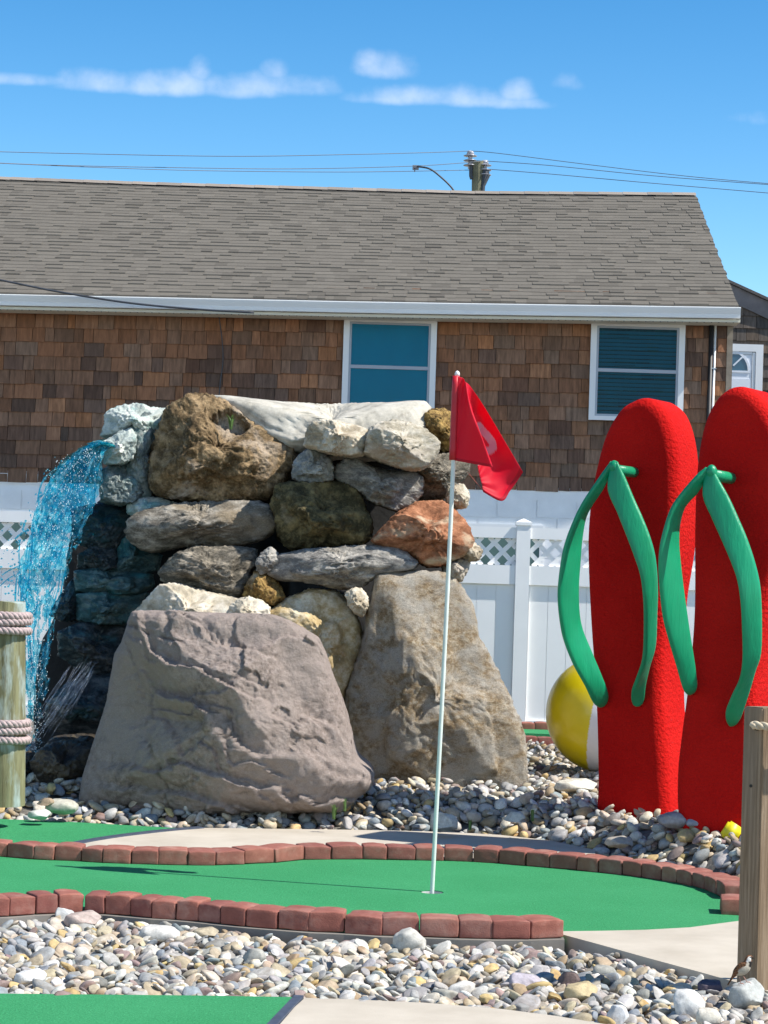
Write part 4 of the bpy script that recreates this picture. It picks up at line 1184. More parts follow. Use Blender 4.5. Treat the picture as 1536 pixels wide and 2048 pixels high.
 ('red_boulder', 'rust red boulder on the right side of the pile behind the flag pole', [(742, 1082), (754, 1068), (768, 1054), (793, 1030), (818, 1014), (842, 1003), (862, 1004), (884, 1002), (906, 1020), (926, 1040), (938, 1060), (947, 1082), (942, 1096), (930, 1108), (912, 1118), (895, 1127), (876, 1132), (856, 1132), (836, 1124), (818, 1115), (796, 1104), (772, 1097), (754, 1090)], 14.65, 1.0, 'red', S_(p=2.7, seed=34, amp=.05, fine=.012, cuts=5, planes=((.1, -.72, .68, .60), (-.55, -.5, -.65, .62), (.6, -.5, -.6, .75)))),
 ('wedge_stone', 'rough yellowish stone poking out right of the rust red boulder', [(925, 1092), (940, 1082), (952, 1090), (962, 1102), (955, 1118), (936, 1120), (924, 1112)], 15.0, .4, 'beige', S_(p=2.6, seed=35, amp=.07, cuts=5)),
 ('schist_boulder', 'long flat pale grey slab across the middle of the pile', [(536, 1146), (548, 1128), (563, 1110), (590, 1104), (614, 1099), (660, 1098), (708, 1095), (748, 1092), (782, 1093), (803, 1100), (821, 1112), (832, 1124), (829, 1137), (816, 1142), (784, 1144), (756, 1150), (738, 1162), (722, 1173), (700, 1177), (676, 1178), (640, 1170), (606, 1162), (575, 1163), (554, 1160)], 14.7, .9, 'slab', S_(p=2.7, seed=36, amp=.045, fine=.016, strata=(5, 3.2), cuts=6, planes=((0, -.68, .73, .62), (0, -.8, -.6, .7)))),
 ('wedge_stone', 'small grey tan stone wedged above the right shoulder of the big standing boulder', [(884, 1124), (904, 1112), (935, 1118), (934, 1136), (922, 1160), (905, 1160), (890, 1148)], 15.0, .5, 'beige2', S_(p=2.6, seed=37, amp=.06, cuts=5)),
 ('yellow_boulder', 'yellow beige boulder between the mauve rock and the standing boulder', [(536, 1230), (552, 1214), (572, 1200), (598, 1190), (623, 1180), (650, 1182), (672, 1186), (694, 1200), (708, 1222), (717, 1246), (721, 1264), (718, 1300), (708, 1340), (698, 1366), (686, 1394), (660, 1400), (620, 1360), (560, 1290)], 14.3, 1.0, 'yellow', S_(p=3, seed=38, amp=.05, fine=.014, cuts=5, planes=((0, -.6, .8, .72),))),
 ('wedge_stone', 'small upright beige stone left of the standing boulder top', [(692, 1188), (704, 1180), (722, 1178), (734, 1196), (735, 1212), (724, 1232), (710, 1226), (700, 1210)], 14.8, .3, 'beige', S_(p=3, seed=39, amp=.04, cuts=6)),
 ('standing_boulder', 'tall tan and grey boulder standing right of the mauve rock', [(756, 1150), (790, 1147), (832, 1144), (870, 1146), (902, 1150), (925, 1178), (945, 1210), (950, 1240), (955, 1276), (974, 1306), (990, 1340), (1008, 1376), (1024, 1413), (1038, 1440), (1045, 1465), (1048, 1490), (1050, 1530), (1050, 1600), (968, 1605), (900, 1605), (832, 1605), (760, 1600), (716, 1570), (706, 1500), (698, 1460), (692, 1410), (696, 1375), (708, 1335), (722, 1296), (730, 1262), (738, 1226), (746, 1186)], 14.2, 1.2, 'brown', S_(p=5, seed=40, amp=.035, fine=.02, freq=4, cuts=6, cut_lo=.75, cut_hi=.95, sub=6, lit=False, rough=.016, planes=((.38, -.80, .46, .58), (.72, -.62, .2, .74), (-.85, -.5, .1, .72), (.1, -.55, .83, .86), (.2, -.95, -.2, .66)), ledge=.035)),
]
for (nm, lab, poly, d, dp_, mk, kw) in ROCKS:
    cy_ = sum(q[1] for q in poly) / len(poly)
    if 14.5 < d < 15.2 and mk not in ('wet', 'wetteal', 'aqua', 'aquadark', 'brown', 'cap', 'tufa'):
        d -= max(0, cy_ - 880) / 600 * .95          # the pile leans back: lower boulders stand further out
    rock(nm, lab, poly, d, dp_, RM[mk], 'boulder' if 'cap' not in nm and 'seam' not in nm else ('concrete cap' if 'cap' in nm else 'mortar'), None, **kw)

# the big mauve cast rock in front: broad slabs with raised ledges between them
def mauve_rock():
    poly = [(172, 1606), (160, 1596), (168, 1550), (184, 1500), (200, 1450), (216, 1398), (224, 1350), (233, 1304), (246, 1284), (254, 1262), (262, 1238), (270, 1223), (300, 1221), (340, 1223), (390, 1225), (440, 1227), (500, 1229), (545, 1231), (572, 1240), (604, 1256), (636, 1276), (652, 1310), (664, 1347), (678, 1382), (691, 1417), (702, 1460), (712, 1500), (720, 1518), (740, 1528), (750, 1546), (742, 1566), (730, 1580), (700, 1600), (690, 1612), (500, 1614), (300, 1612)]
    v, f, c, un = rock_shape(poly, 12.98, 1.15, sub=7, seed=50, p=4.2, cuts=0, amp=.010, fine=.0, rough=.004, lit=False, planes=((-.68, -.73, .0, .60), (.62, -.70, .36, .90), (.05, -.60, .80, .92), (-.9, -.3, .3, .93)))
    q = v - c
    rs = np.random.RandomState(8)
    # cells: slabs of different depth
    warp = q + .07 * np.stack([fbm(q * 3 + 3, 1, 3), fbm(q * 3 + 9, 2, 3), fbm(q * 3 + 15, 3, 3)], 1)
    # broad flat slabs: each lower one stands a little prouder, with a crisp lit lip
    w2 = q + .10 * np.stack([fbm(q * 2.1 + 3, 1, 3), fbm(q * 2.1 + 9, 2, 3), fbm(q * 2.1 + 15, 3, 3)], 1)
    l = -2.6 * w2[:, 2] - .9 * w2[:, 0] + 1.5 * fbm(q * np.array([1.3, .5, 1.5]) + 77, 15, 4, .5)
    fl_, fr_ = np.floor(l), l - np.floor(l)
    hh = _hash(fl_.astype(np.int64), np.zeros(len(l), np.int64), np.zeros(len(l), np.int64), 5)
    st = .062 * (fl_ + sstep(.0, .030, fr_) - l) + .014 * hh
    l2 = 3.4 * fbm(q * np.array([1.6, .5, 1.6]) + 31, 25, 4, .52) - 2.0 * w2[:, 2]
    f2 = l2 - np.floor(l2)
    st = st + .034 * (sstep(.0, .035, f2) - f2)
    # a few straight fractures
    for (ax_, az_, off_, wd) in ((.75, -.66, .10, .010), (.95, .3, -.42, .012), (.3, .95, .36, .010)):
        dl = np.abs(q[:, 0] * ax_ + q[:, 2] * az_ - off_ + .05 * fbm(q * 4, 33, 3))
        gate = sstep(.0, .25, fbm(q * 2.2 + off_ * 30, 35, 2))
        st = st - .035 * sstep(wd, 0, dl) * gate
    front = sstep(-.2, -.45, un[:, 1])
    und = .008 * fbm(q * 5 + 31, 5, 3) + .013 * fbm(q * 30, 6, 4, .7) + .010 * ridged(q * 15, 9, 5, .62)
    disp = st * front + und * (.3 + .7 * front)
    # a few small tongues standing proud at the foot
    outd = q / np.array([.9, .57, .6]); outd /= np.linalg.norm(outd, axis=1, keepdims=True)
    nrm = outd * .3 + np.array([-.36, -.93, .1]) * .7 * front[:, None]
    v = v + nrm * disp[:, None]
    o = mesh_obj('mauve_rock', v, f, RM['pink'], None, True, loc=tuple(c))
    tag(o, 'big mauve grey cast rock with raised ledges standing before the rock pile', 'boulder')
mauve_rock()
# ------------------------------------------------------------------ giant flip flops
def mat_foam():
    t = NT('red_stucco_foam'); v = t.coords()
    n = t.noise(v, 48, 4, 0.6); b = t.noise(v, 2.5, 4); f = t.noise(v, 160, 2)
    c = t.ramp(b, [(0.3, (0.48, 0.007, 0.006)), (0.7, (0.58, 0.012, 0.009))])
    c = t.mix(t.ramp(n, [(0.6, 0.0), (0.8, 0.25)]), c, (0.55, 0.03, 0.03))
    t.set('Base Color', c); t.set('Roughness', 0.8); t.set('Specular IOR Level', 0.06)
    x = t.bump(n, 0.8, 0.02); t.bump(f, 0.25, 0.004, x)
    return t.mat
def mat_strap():
    t = NT('green_strap_paint'); v = t.coords('Object', (18, 18, 1.6)); v2 = t.coords()
    n = t.noise(v, 2.2, 4, 0.6); b = t.noise(v2, 3.0, 4)
    c = t.ramp(b, [(0.3, (0.003, 0.23, 0.105)), (0.7, (0.006, 0.31, 0.14))])
    t.set('Base Color', c); t.set('Roughness', 0.38); t.set('Specular IOR Level', 0.4)
    t.bump(n, 0.4, 0.012)
    return t.mat
M['foam'] = mat_foam(); M['strap'] = mat_strap()
PHI = math.radians(30)
FN = Vector((-math.sin(PHI), -math.cos(PHI), 0.0)); FT = Vector((math.cos(PHI), -math.sin(PHI), 0.0))
TH = 0.43
def flip_flop(label, outline, arms, peg, base_px, dbase):
    p0 = P(base_px[0], base_px[1], dbase)
    loc = Vector((p0.x, p0.y, p0.z))
    root = empty('flip_flop', loc)
    tag(root, label, 'flip flop sculpture')
    def fp(x, y, off=0.0): return on_plane(x, y, p0 + FN * off, FN)
    w = [fp(x, y) for x, y in outline]
    ab = np.array([((q - p0).dot(FT), (q - p0).z) for q in w])
    ab = smooth_poly([(a, b, 0) for a, b in ab], 5, True)[:, :2]
    n = len(ab)
    tg = np.roll(ab, -1, 0) - np.roll(ab, 1, 0); tg /= np.linalg.norm(tg, axis=1, keepdims=True)
    nr = np.stack([tg[:, 1], -tg[:, 0]], 1)
    area = (ab[:, 0] * np.roll(ab[:, 1], -1) - np.roll(ab[:, 0], -1) * ab[:, 1]).sum()
    if area < 0: nr = -nr
    r = 0.075
    rings = []
    for k in range(7):
        a = math.pi / 2 * k / 6
        rings.append((r * (1 - math.sin(a)), -r * (1 - math.cos(a))))
    for k in range(7):
        a = math.pi / 2 * k / 6
        rings.append((r * (1 - math.cos(a)), -TH + r * (1 - math.sin(a))))
    V, Fc = [], []
    inner = ab - nr * r
    allr = [(ab - nr * i_, z) for i_, z in rings]
    for (q, z) in allr:
        for a, b in q: V.append(tuple(p0 + FT * float(a) + UZ * float(b) + FN * z))
    K = len(allr)
    for i in range(K - 1):
        for j in range(n):
            Fc.append((i * n + j, i * n + (j + 1) % n, (i + 1) * n + (j + 1) % n, (i + 1) * n + j))
    tri = tessellate_polygon([[Vector((q[0], q[1], 0)) for q in inner]])
    for z in (0.0, -TH):      # flat front and back faces
        b0 = len(V)
        for a, b in inner: V.append(tuple(p0 + FT * float(a) + UZ * float(b) + FN * z))
        Fc += [tuple(b0 + i for i in t3) for t3 in tri]
    so_ = mesh_obj('sole', V, Fc, M['foam'], root, True)
    bm = bmesh.new(); bm.from_mesh(so_.data); bmesh.ops.recalc_face_normals(bm, faces=bm.faces); bm.to_mesh(so_.data); bm.free()
    apex = None
    for (eo, ei, prof) in arms:
        A = smooth_poly([(x, y, o) for (x, y), o in zip(eo, prof[0])], 5)
        B = smooth_poly([(x, y, o) for (x, y), o in zip(ei, prof[1])], 5)
        m_ = len(A)
        V, Fc = [], []
        pa = [fp(q[0], q[1], max(q[2], .012)) for q in A]; pb = [fp(q[0], q[1], max(q[2], .012)) for q in B]
        t_ = 0.018; NC = 14
        for i in range(m_):
            c = (pa[i] + pb[i]) / 2; h = (pb[i] - pa[i]) / 2
            i0, i1 = max(i - 1, 0), min(i + 1, m_ - 1)
            tan = ((pa[i1] + pb[i1]) - (pa[i0] + pb[i0])).normalized()
            nn = h.cross(tan); nn = nn.normalized() * t_ if nn.length > 1e-6 else FN * t_
            endk = min(1.0, .35 + i / 5, .35 + (m_ - 1 - i) / 5)
            q_ = min(1.0, (m_ - 1 - i) / 4.0); h = h * max(.25, math.sqrt(max(0, 1 - (1 - q_) ** 2)))
            for k in range(NC):
                a = 2 * math.pi * k / NC
                ca, sa = math.cos(a), math.sin(a)
                ca = math.copysign(abs(ca) ** .75, ca); sa = math.copysign(abs(sa) ** .6, sa)
                V.append(tuple(c + h * ca + nn * sa * (endk ** .5)))
        for i in range(m_ - 1):
            for k in range(NC):
                Fc.append((i * NC + k, i * NC + (k + 1) % NC, (i + 1) * NC + (k + 1) % NC, (i + 1) * NC + k))
        Fc.append(tuple(range(NC))[::-1]); Fc.append(tuple((m_ - 1) * NC + k for k in range(NC)))
        so_ = mesh_obj('strap', V, Fc, M['strap'], root, True)
        bm = bmesh.new(); bm.from_mesh(so_.data); bmesh.ops.recalc_face_normals(bm, faces=bm.faces); bm.to_mesh(so_.data); bm.free()
    (x0, y0), (x1, y1), off = peg
    m_ = MB(); a = fp(x0, y0, off)
    # the toe post runs square into the sole
    b = fp(x1, y1, -.03)
    m_.tube([a, a.lerp(b, .5), b], [.034, .032, .032], 14)
    kn_, kf_ = ico(3); m_.add([fp(x0 - 1, y0 - 6, off + .012) + Vector((q[0] * .030, q[1] * .030, q[2] * .040)) for q in kn_], kf_)
    m_.build('toe_post', M['strap'], root, smooth=True)
    return root

L_out = [(1262, 800), (1235, 818), (1208, 862), (1190, 920), (1176, 990), (1169, 1070), (1170, 1150), (1175, 1250), (1182, 1350), (1187, 1450), (1189, 1560), (1190, 1640), (1230, 1668), (1300, 1680), (1334, 1670), (1331, 1560), (1326, 1480), (1321, 1400), (1321, 1300), (1327, 1200), (1341, 1110), (1350, 1020), (1351, 940), (1343, 870), (1326, 822), (1302, 799), (1282, 794)]
L_arm1_o = [(1221, 922), (1195, 962), (1166, 1007), (1147, 1046), (1129, 1094), (1120, 1143), (1116, 1191), (1120, 1240), (1128, 1281), (1147, 1330), (1170, 1372), (1186, 1405), (1200, 1417)]
L_arm1_i = [(1229, 930), (1206, 976), (1184, 1008), (1170, 1036), (1163, 1082), (1160, 1125), (1157, 1170), (1158, 1222), (1165, 1259), (1182, 1300), (1203, 1350), (1216, 1385), (1214, 1410)]
L_arm2_o = [(1235, 923), (1250, 953), (1269, 998), (1286, 1036), (1302, 1078), (1312, 1120), (1315, 1175), (1313, 1223), (1310, 1288), (1298, 1332), (1291, 1372), (1290, 1412)]
L_arm2_i = [(1222, 930), (1215, 978), (1234, 1025), (1250, 1065), (1266, 1107), (1280, 1150), (1287, 1200), (1289, 1260), (1286, 1320), (1274, 1358), (1263, 1385), (1262, 1414)]
def prof(n, a, m, e, d): 
    t = np.linspace(0, 1, n)
    base = np.where(t < .45, a + (m - a) * np.sin(t / .45 * math.pi / 2), m + (e - m) * ((t - .45) / .55) ** 1.6)
    return list(base + d * np.sin(math.pi * np.clip(t, 0, 1)) ** .7)
flip_flop('giant red flip flop standing on end with green straps, left of the pair', L_out,
          [(L_arm1_o, L_arm1_i, (prof(13, .26, .30, .0, .06), prof(13, .25, .25, .0, -.05))),
           (L_arm2_o, L_arm2_i, (prof(12, .26, .30, .0, -.05), prof(12, .25, .27, .0, .05)))],
          ((1229, 940), (1273, 945), .24), (1255, 1640), 13.1)
R_out = [(1450, 777), (1425, 800), (1405, 840), (1392, 895), (1385, 966), (1382, 1062), (1382, 1150), (1381, 1223), (1376, 1300), (1366, 1392), (1356, 1467), (1348, 1542), (1348, 1620), (1358, 1660), (1400, 1690), (1457, 1710), (1500, 1715), (1512, 1690), (1510, 1600), (1505, 1500), (1504, 1400), (1508, 1330), (1530, 1200), (1560, 1100), (1572, 1000), (1570, 930), (1555, 860), (1530, 810), (1500, 780), (1475, 771)]
R_arm1_o = [(1411, 934), (1392, 953), (1363, 988), (1344, 1017), (1331, 1053), (1321, 1094), (1318, 1136), (1321, 1191), (1327, 1240), (1340, 1288), (1353, 1333), (1366, 1378), (1376, 1390)]
R_arm1_i = [(1424, 940), (1395, 984), (1378, 1001), (1366, 1018), (1358, 1050), (1357, 1085), (1360, 1120), (1366, 1170), (1373, 1220), (1381, 1275), (1390, 1330), (1394, 1368), (1388, 1386)]
R_arm2_o = [(1426, 937), (1440, 962), (1460, 998), (1479, 1040), (1495, 1078), (1511, 1127), (1521, 1175), (1524, 1240), (1522, 1304), (1510, 1340), (1497, 1390), (1482, 1435), (1470, 1453)]
R_arm2_i = [(1412, 942), (1405, 990), (1425, 1040), (1445, 1085), (1462, 1125), (1474, 1160), (1481, 1205), (1484, 1260), (1485, 1320), (1480, 1360), (1462, 1395), (1451, 1425), (1456, 1453)]
flip_flop('giant red flip flop standing on end with green straps, right of the pair', R_out,
          [(R_arm1_o, R_arm1_i, (prof(13, .26, .30, .0, .06), prof(13, .25, .25, .0, -.05))),
           (R_arm2_o, R_arm2_i, (prof(13, .26, .30, .0, -.05), prof(13, .25, .27, .0, .05)))],
          ((1424, 950), (1466, 957), .24), (1430, 1680), 12.1)

# ------------------------------------------------------------------ flag stick with red flag
fbase = Vector((hole_c.x, hole_c.y, 0))
PD = hole_c.y
ptop = P(914.5, 748, PD)
froot = empty('flagstick', fbase)
tag(froot, 'thin white flagstick standing in the hole of the putting green', 'flagstick')
m_ = MB(); pb_ = Vector((hole_c.x, hole_c.y, -.09)); dirp = (ptop - fbase)
npt = 12
m_.tube([pb_] + [fbase + dirp * (i / npt) + Vector((.004 * math.sin(i / npt * math.pi), 0, 0)) for i in range(npt + 1)], .0105, 12)
m_.build('stick', mat_plain('white_fibreglass', (.66, .70, .64), .4, .06, 10), froot, smooth=True)
m_ = MB(); 
m_.tube([ptop - UZ * .012, ptop + UZ * .004, ptop + UZ * .012, ptop + UZ * .016], [.0125, .0125, .008, .002], 12)
m_.build('tip_cap', M['white_trim'], froot, smooth=True)
# cloth: control grid in (fly u, hoist v): photo pixel x, y and distance offset
def mat_flag():
    t = NT('red_nylon'); v = t.coords()
    c = t.attr(); t.set('Base Color', c); t.set('Roughness', 0.5); t.set('Specular IOR Level', .35)
    tr = t.N('ShaderNodeBsdfTranslucent'); t.L(c, tr.inputs[0])
    mx = t.N('ShaderNodeMixShader'); mx.inputs[0].default_value = .5
    t.L(t.b.outputs[0], mx.inputs[1]); t.L(tr.outputs[0], mx.inputs[2]); t.L(mx.outputs[0], t.out.inputs[0])
    w = t.noise(t.coords('Object', (1, 1, 1)), 30, 3); t.bump(w, .12, .004)
    return t.mat
M['flag'] = mat_flag()
gridc = [  # rows v = 0 .. 1 ; columns u
 [(911, 753, -.016), (926, 756, -.014), (931, 764, -.03), (940, 772, .01), (962, 803, .04), (986, 842, .05), (1016, 893, .045), (1046, 944, .03)],
 [(909, 795, -.016), (923, 800, -.012), (939, 806, -.06), (938, 806, .02), (955, 826, .07), (978, 862, .075), (1007, 918, .06), (1034, 963, .035)],
 [(907, 838, -.016), (920, 842, -.012), (953, 848, -.09), (945, 846, .02), (952, 856, .075), (972, 892, .08), (996, 943, .06), (1020, 982, .03)],
 [(905, 880, -.016), (917, 882, -.012), (968, 890, -.10), (954, 884, .01), (956, 890, .06), (968, 925, .06), (985, 967, .035), (1003, 1002, .0)],
 [(904, 919, -.016), (915, 922, -.012), (984, 934, -.11), (962, 927, -.01), (955, 929, .035), (959, 952, .03), (964, 970, .015), (966, 984, .0)],
]
gc = np.array(gridc, float)
rows = [smooth_poly(gc[i], 18) for i in range(5)]
rows = np.array(rows)                       # 5 x 64
fullg = np.array([smooth_poly(rows[:, j], 18) for j in range(rows.shape[1])]).transpose(1, 0, 2)
nv_, nu_ = fullg.shape[:2]
V, C_ = [], []
stroke = smooth_poly([(958, 852, 0), (966, 862, 0), (976, 873, 0), (984, 884, 0), (986, 894, 0), (980, 901, 0), (970, 902, 0)], 8)[:, :2]
stroke2 = smooth_poly([(950, 929, 0), (958, 926, 0), (962, 922, 0)], 6)[:, :2]
for j in range(nv_):
    for i in range(nu_):
        x, y, o = fullg[j, i]
        rip = .004 * math.sin(i * .45 + j * .12) * min(1, i / 40)
        V.append(tuple(P(x, y, PD + o + rip)))
        col = (0.85, 0.012, 0.045)
        if i / nu_ > .40:
            dmin = np.sqrt(((stroke - np.array([x, y])) ** 2).sum(1)).min()
            d2_ = np.sqrt(((stroke2 - np.array([x, y])) ** 2).sum(1)).min()
            if dmin < 7.6 or (d2_ < 4 and i / nu_ > .5): col = (0.72, 0.45, 0.5)
        hem = (j > nv_ - 5) or (i > nu_ - 6)
        if hem: col = tuple(x_ * .72 for x_ in col)
        C_.append(col)
Fq = [(j * nu_ + i, j * nu_ + i + 1, (j + 1) * nu_ + i + 1, (j + 1) * nu_ + i) for j in range(nv_ - 1) for i in range(nu_ - 1)]
fl = mesh_obj('flag', V, Fq, M['flag'], None, True, np.array(C_))
sol = fl.modifiers.new('cloth_thickness', 'SOLIDIFY'); sol.thickness = .0012
tag(fl, 'red nylon flag drooping in folds from the flagstick with part of a white numeral', 'flag')
sv = MB(); sv.tube([P(912 + (905.5 - 912) * i / 8, 752 + (920 - 752) * i / 8, PD) for i in range(9)], .0185, 12)
sl = sv.build('sleeve', mat_plain('red_sleeve', (.50, .008, .02), .5, .1, 20), None, smooth=True)
sl.parent = fl
th = MB(); th.tube([P(x, y, PD + .03) for x, y in [(935, 944), (950, 962), (962, 976), (968, 984)]], .0012, 5)
thr = th.build('loose_thread', mat_plain('red_thread', (.4, .1, .07), .8), fl); thr.parent = fl

# ------------------------------------------------------------------ beach ball
def beach_ball():
    d = 15.55; c = P(1208, 1428, d); r = .41
    n, f = ico(7)
    ax = Vector((.10, -.22, 1)).normalized()
    e1 = Vector((1, 0, 0)); e1 = (e1 - ax * e1.dot(ax)).normalized(); e2 = ax.cross(e1)
    A, E1, E2 = np.array(ax), np.array(e1), np.array(e2)
    az = np.degrees(np.arctan2(n @ E2, n @ E1)) % 360
    yel, wht, red, blu = (0.70, 0.55, 0.004), (.74, .72, .74), (.6, .02, .03), (.02, .15, .5)
    cols = np.zeros((len(n), 3))
    # azimuth 270 faces the camera, 180 is the left
    cen = az.copy()
    gores = [(0, 55, red), (55, 110, wht), (110, 165, blu), (165, 250, yel), (250, 305, wht), (305, 361, red)]
    for a, b, c_ in gores: cols[(cen >= a) & (cen < b)] = c_
    pole_ = np.abs(n @ A) > .985
    cols[pole_] = wht
    V = n * r + np.array(c)
    o = mesh_obj('beach_ball', V, f, mat_vcol('glossy_ball_paint', .28, None, 6, .06, 0, spec=.5, coat=.3), None, True, cols)
    tag(o, 'giant yellow and white beach ball lying behind the left flip flop', 'beach ball')
beach_ball()

# ------------------------------------------------------------------ rope wrapped piling on the left
def mat_piling():
    t = NT('weathered_piling'); v = t.coords('Object', (9, 9, .9)); v2 = t.coords('Object', (5, 5, 1.3))
    n = t.noise(v, 2.0, 6, .65); p_ = t.noise(v2, 1.2, 5, .6); f = t.noise(t.coords('Object', (60, 60, 5)), 1, 4, .7)
    c = t.ramp(n, [(0.3, (0.10, 0.09, 0.045)), (0.6, (0.24, 0.235, 0.13))])
    c = t.mix(t.ramp(p_, [(0.5, 0.0), (0.6, 1.0)]), c, (0.36, 0.43, 0.40))
    c = t.mix(t.ramp(f, [(0.55, 0.0), (0.75, 0.55)]), c, (0.07, 0.06, 0.04))
    t.set('Base Color', c); t.set('Roughness', .85); t.set('Specular IOR Level', .2)
    t.bump(f, .6, .008); return t.mat
pd_ = 12.6
pc = P(2, 1610, pd_); pc_top = P(6, 1204, pd_)
PR = P(49, 1300, pd_).x - P(4, 1300, pd_).x
NS = 48
V, Fc = [], []
zs = np.linspace(0, 1, 40)
for t_ in zs:
    c = pc.lerp(pc_top, t_); rr = PR * (1.04 - .04 * t_)
    for k in range(NS):
        a = 2 * math.pi * k / NS
        w = 1 + .012 * math.sin(a * 7 + t_ * 2) + .008 * math.sin(a * 17 - t_ * 3)
        V.append((c.x + rr * w * math.cos(a), c.y + rr * w * math.sin(a), c.z + (.006 * math.sin(a * 3) if t_ == 1 else 0)))
for i in range(39):
    for k in range(NS):
        Fc.append((i * NS + k, i * NS + (k + 1) % NS, (i + 1) * NS + (k + 1) % NS, (i + 1) * NS + k))
Fc.append(tuple(39 * NS + k for k in range(NS))); Fc.append(tuple(reversed(range(NS))))
tag(mesh_obj('piling', V, Fc, mat_piling(), None, False), 'weathered greenish timber piling wrapped with two bands of rope beside the waterfall', 'piling')
M['rope'] = mat_plain('mauve_rope', (.40, .31, .30), .8, .25, 60, .5, 200, .003)
def rope_curve(m_, centre_fn, n, r, pitch, strands=3, sub=8):
    """three twisted strands along a path"""
    pts = [centre_fn(i / n) for i in range(n + 1)]
    L_ = 0; acc = [0]
    for i in range(n): L_ += (pts[i + 1] - pts[i]).length; acc.append(L_)
    for s in range(strands):
        q = []
        for i, p in enumerate(pts):
            t_ = (pts[min(i + 1, n)] - pts[max(i - 1, 0)]).normalized()
            up = UZ - t_ * UZ.dot(t_); up = up.normalized() if up.length > .1 else Vector((1, 0, 0))
            b = t_.cross(up)
            a = 2 * math.pi * (acc[i] / pitch + s / strands)
            q.append(p + (up * math.cos(a) + b * math.sin(a)) * r * .52)
        m_.tube(q, r * .56, sub)
def rope_band(px_levels, label):
    m_ = MB()
    for py in px_levels:
        t0 = (1610 - py) / (1610 - 1204)
        c = pc.lerp(pc_top, t0)
        tilt = random.Random(py).uniform(-.012, .012)
        fn = lambda t_, c=c, tilt=tilt: Vector((c.x + (PR + .018) * math.cos(2 * math.pi * t_), c.y + (PR + .018) * math.sin(2 * math.pi * t_), c.z + tilt * math.cos(2 * math.pi * t_) + .01))
        rope_curve(m_, fn, 110, .023, .085)
    o = m_.build('rope_band', M['rope'], None, smooth=True)
    tag(o, label, 'rope')
rope_band([1233, 1247, 1262], 'upper band of three mauve rope coils around the timber piling')
rope_band([1448, 1463, 1479], 'lower band of three mauve rope coils around the timber piling')

# ------------------------------------------------------------------ wooden board post with rope on the right
def mat_board():
    t = NT('weathered_board'); v = t.coords('Object', (34, 34, 1.0)); v2 = t.coords('Object', (5, 5, .5))
    n = t.noise(v, 2.4, 6, .7, .25); g = t.noise(v2, 1.5, 4, .5, .3); f = t.noise(t.coords('Object', (120, 120, 4)), 1, 3, .7)
    c = t.ramp(n, [(0.28, (0.10, 0.065, 0.038)), (0.48, (0.24, 0.165, 0.10)), (0.72, (0.40, 0.30, 0.205))])
    c = t.mix(t.ramp(g, [(0.45, 0.0), (0.65, 0.6)]), c, (0.22, 0.17, 0.125))
    c = t.mix(t.ramp(f, [(0.55, 0.0), (0.8, 0.4)]), c, (0.09, 0.065, 0.045))
    t.set('Base Color', c); t.set('Roughness', .8); t.set('Specular IOR Level', .25); t.bump(n, .5, .006); return t.mat
bd = 8.35
bl_ = P(1471.5, 1960, bd); bt = P(1482.5, 1412, bd)
yaw = math.radians(38)
bx = Vector((math.cos(yaw), math.sin(yaw) * -1, 0)) ; by = Vector((math.sin(yaw), math.cos(yaw), 0))
# left face runs from the far-left edge to the near corner, front face from the near corner to the right
bm = bmesh.new()
w1, w2 = .087, .15
hgt = bt.z + .14
ax_l = Vector((math.cos(math.radians(-42)), math.sin(math.radians(-42)), 0)); ax_f = Vector((math.cos(math.radians(16)), math.sin(math.radians(16)), 0))
o0 = Vector((bl_.x, bl_.y, -.14))
lean_ = Vector((bt.x - bl_.x, 0, 0)) * 0.0
quad = [o0, o0 + ax_l * w1, o0 + ax_l * w1 + ax_f * w2, o0 + ax_f * w2 * .9 + ax_l * -.02]
vb = [bm.verts.new(q) for q in quad]; vt = [bm.verts.new(q + UZ * hgt + lean_) for q in quad]
bm.faces.new(vb[::-1]); bm.faces.new(vt)
for i in range(4): bm.faces.new((vb[i], vb[(i + 1) % 4], vt[(i + 1) % 4], vt[i]))
bmesh.ops.recalc_face_normals(bm, faces=bm.faces)
bmesh.ops.bevel(bm, geom=list(bm.edges), offset=.005, segments=2, affect='EDGES')
me = bpy.data.meshes.new('board_post'); bm.to_mesh(me); bm.free(); me.materials.append(mat_board())
ob = bpy.data.objects.new('board_post', me); COL.objects.link(ob)
tag(ob, 'weathered wooden post with a rope hole at the right edge of the photo', 'post')
near_c = o0 + ax_l * w1
hl = MB(); hz = P(1499, 1451, bd - .05).z
hp = o0 + ax_l * (w1 * .72); hp.z = hz
nl = Vector((ax_l.y, -ax_l.x, 0))
if nl.y > 0: nl = -nl
hl.tube([hp + nl * .0015, hp - nl * .004], .019, 18)
hole_o = hl.build('rope_hole', mat_plain('dark_hole', (.02, .016, .012), .9), ob); hole_o.parent = ob
kn = MB(); kp = o0 + ax_l * (w1 * .5); kp.z = P(1490, 1570, bd).z
kn.tube([kp + nl * .003, kp - nl * .004], [.006, .006], 12)
nail = kn.build('screw', mat_plain('dark_screw', (.04, .035, .03), .5, .2, 10, metal=.6), ob); nail.parent = ob
rp = MB()
start = hp - nl * .01
def rope_fn(t_):
    a = start; 
    c1 = hp + nl * .045 + Vector((.01, 0, .004)); c2 = near_c + Vector((.06, -.05, 0)); c2.z = hz - .002; e = near_c + Vector((1.6, .25, 0)); e.z = hz - .12
    if t_ < .12:
        q = t_ / .12; return a.lerp(c1, q)
    if t_ < .25:
        q = (t_ - .12) / .13; return c1.lerp(c2, q)
    q = (t_ - .25) / .75; p = c2.lerp(e, q); p.z -= .18 * 4 * q * (1 - q) * .35; return p
rope_curve(rp, rope_fn, 120, .0155, .085)
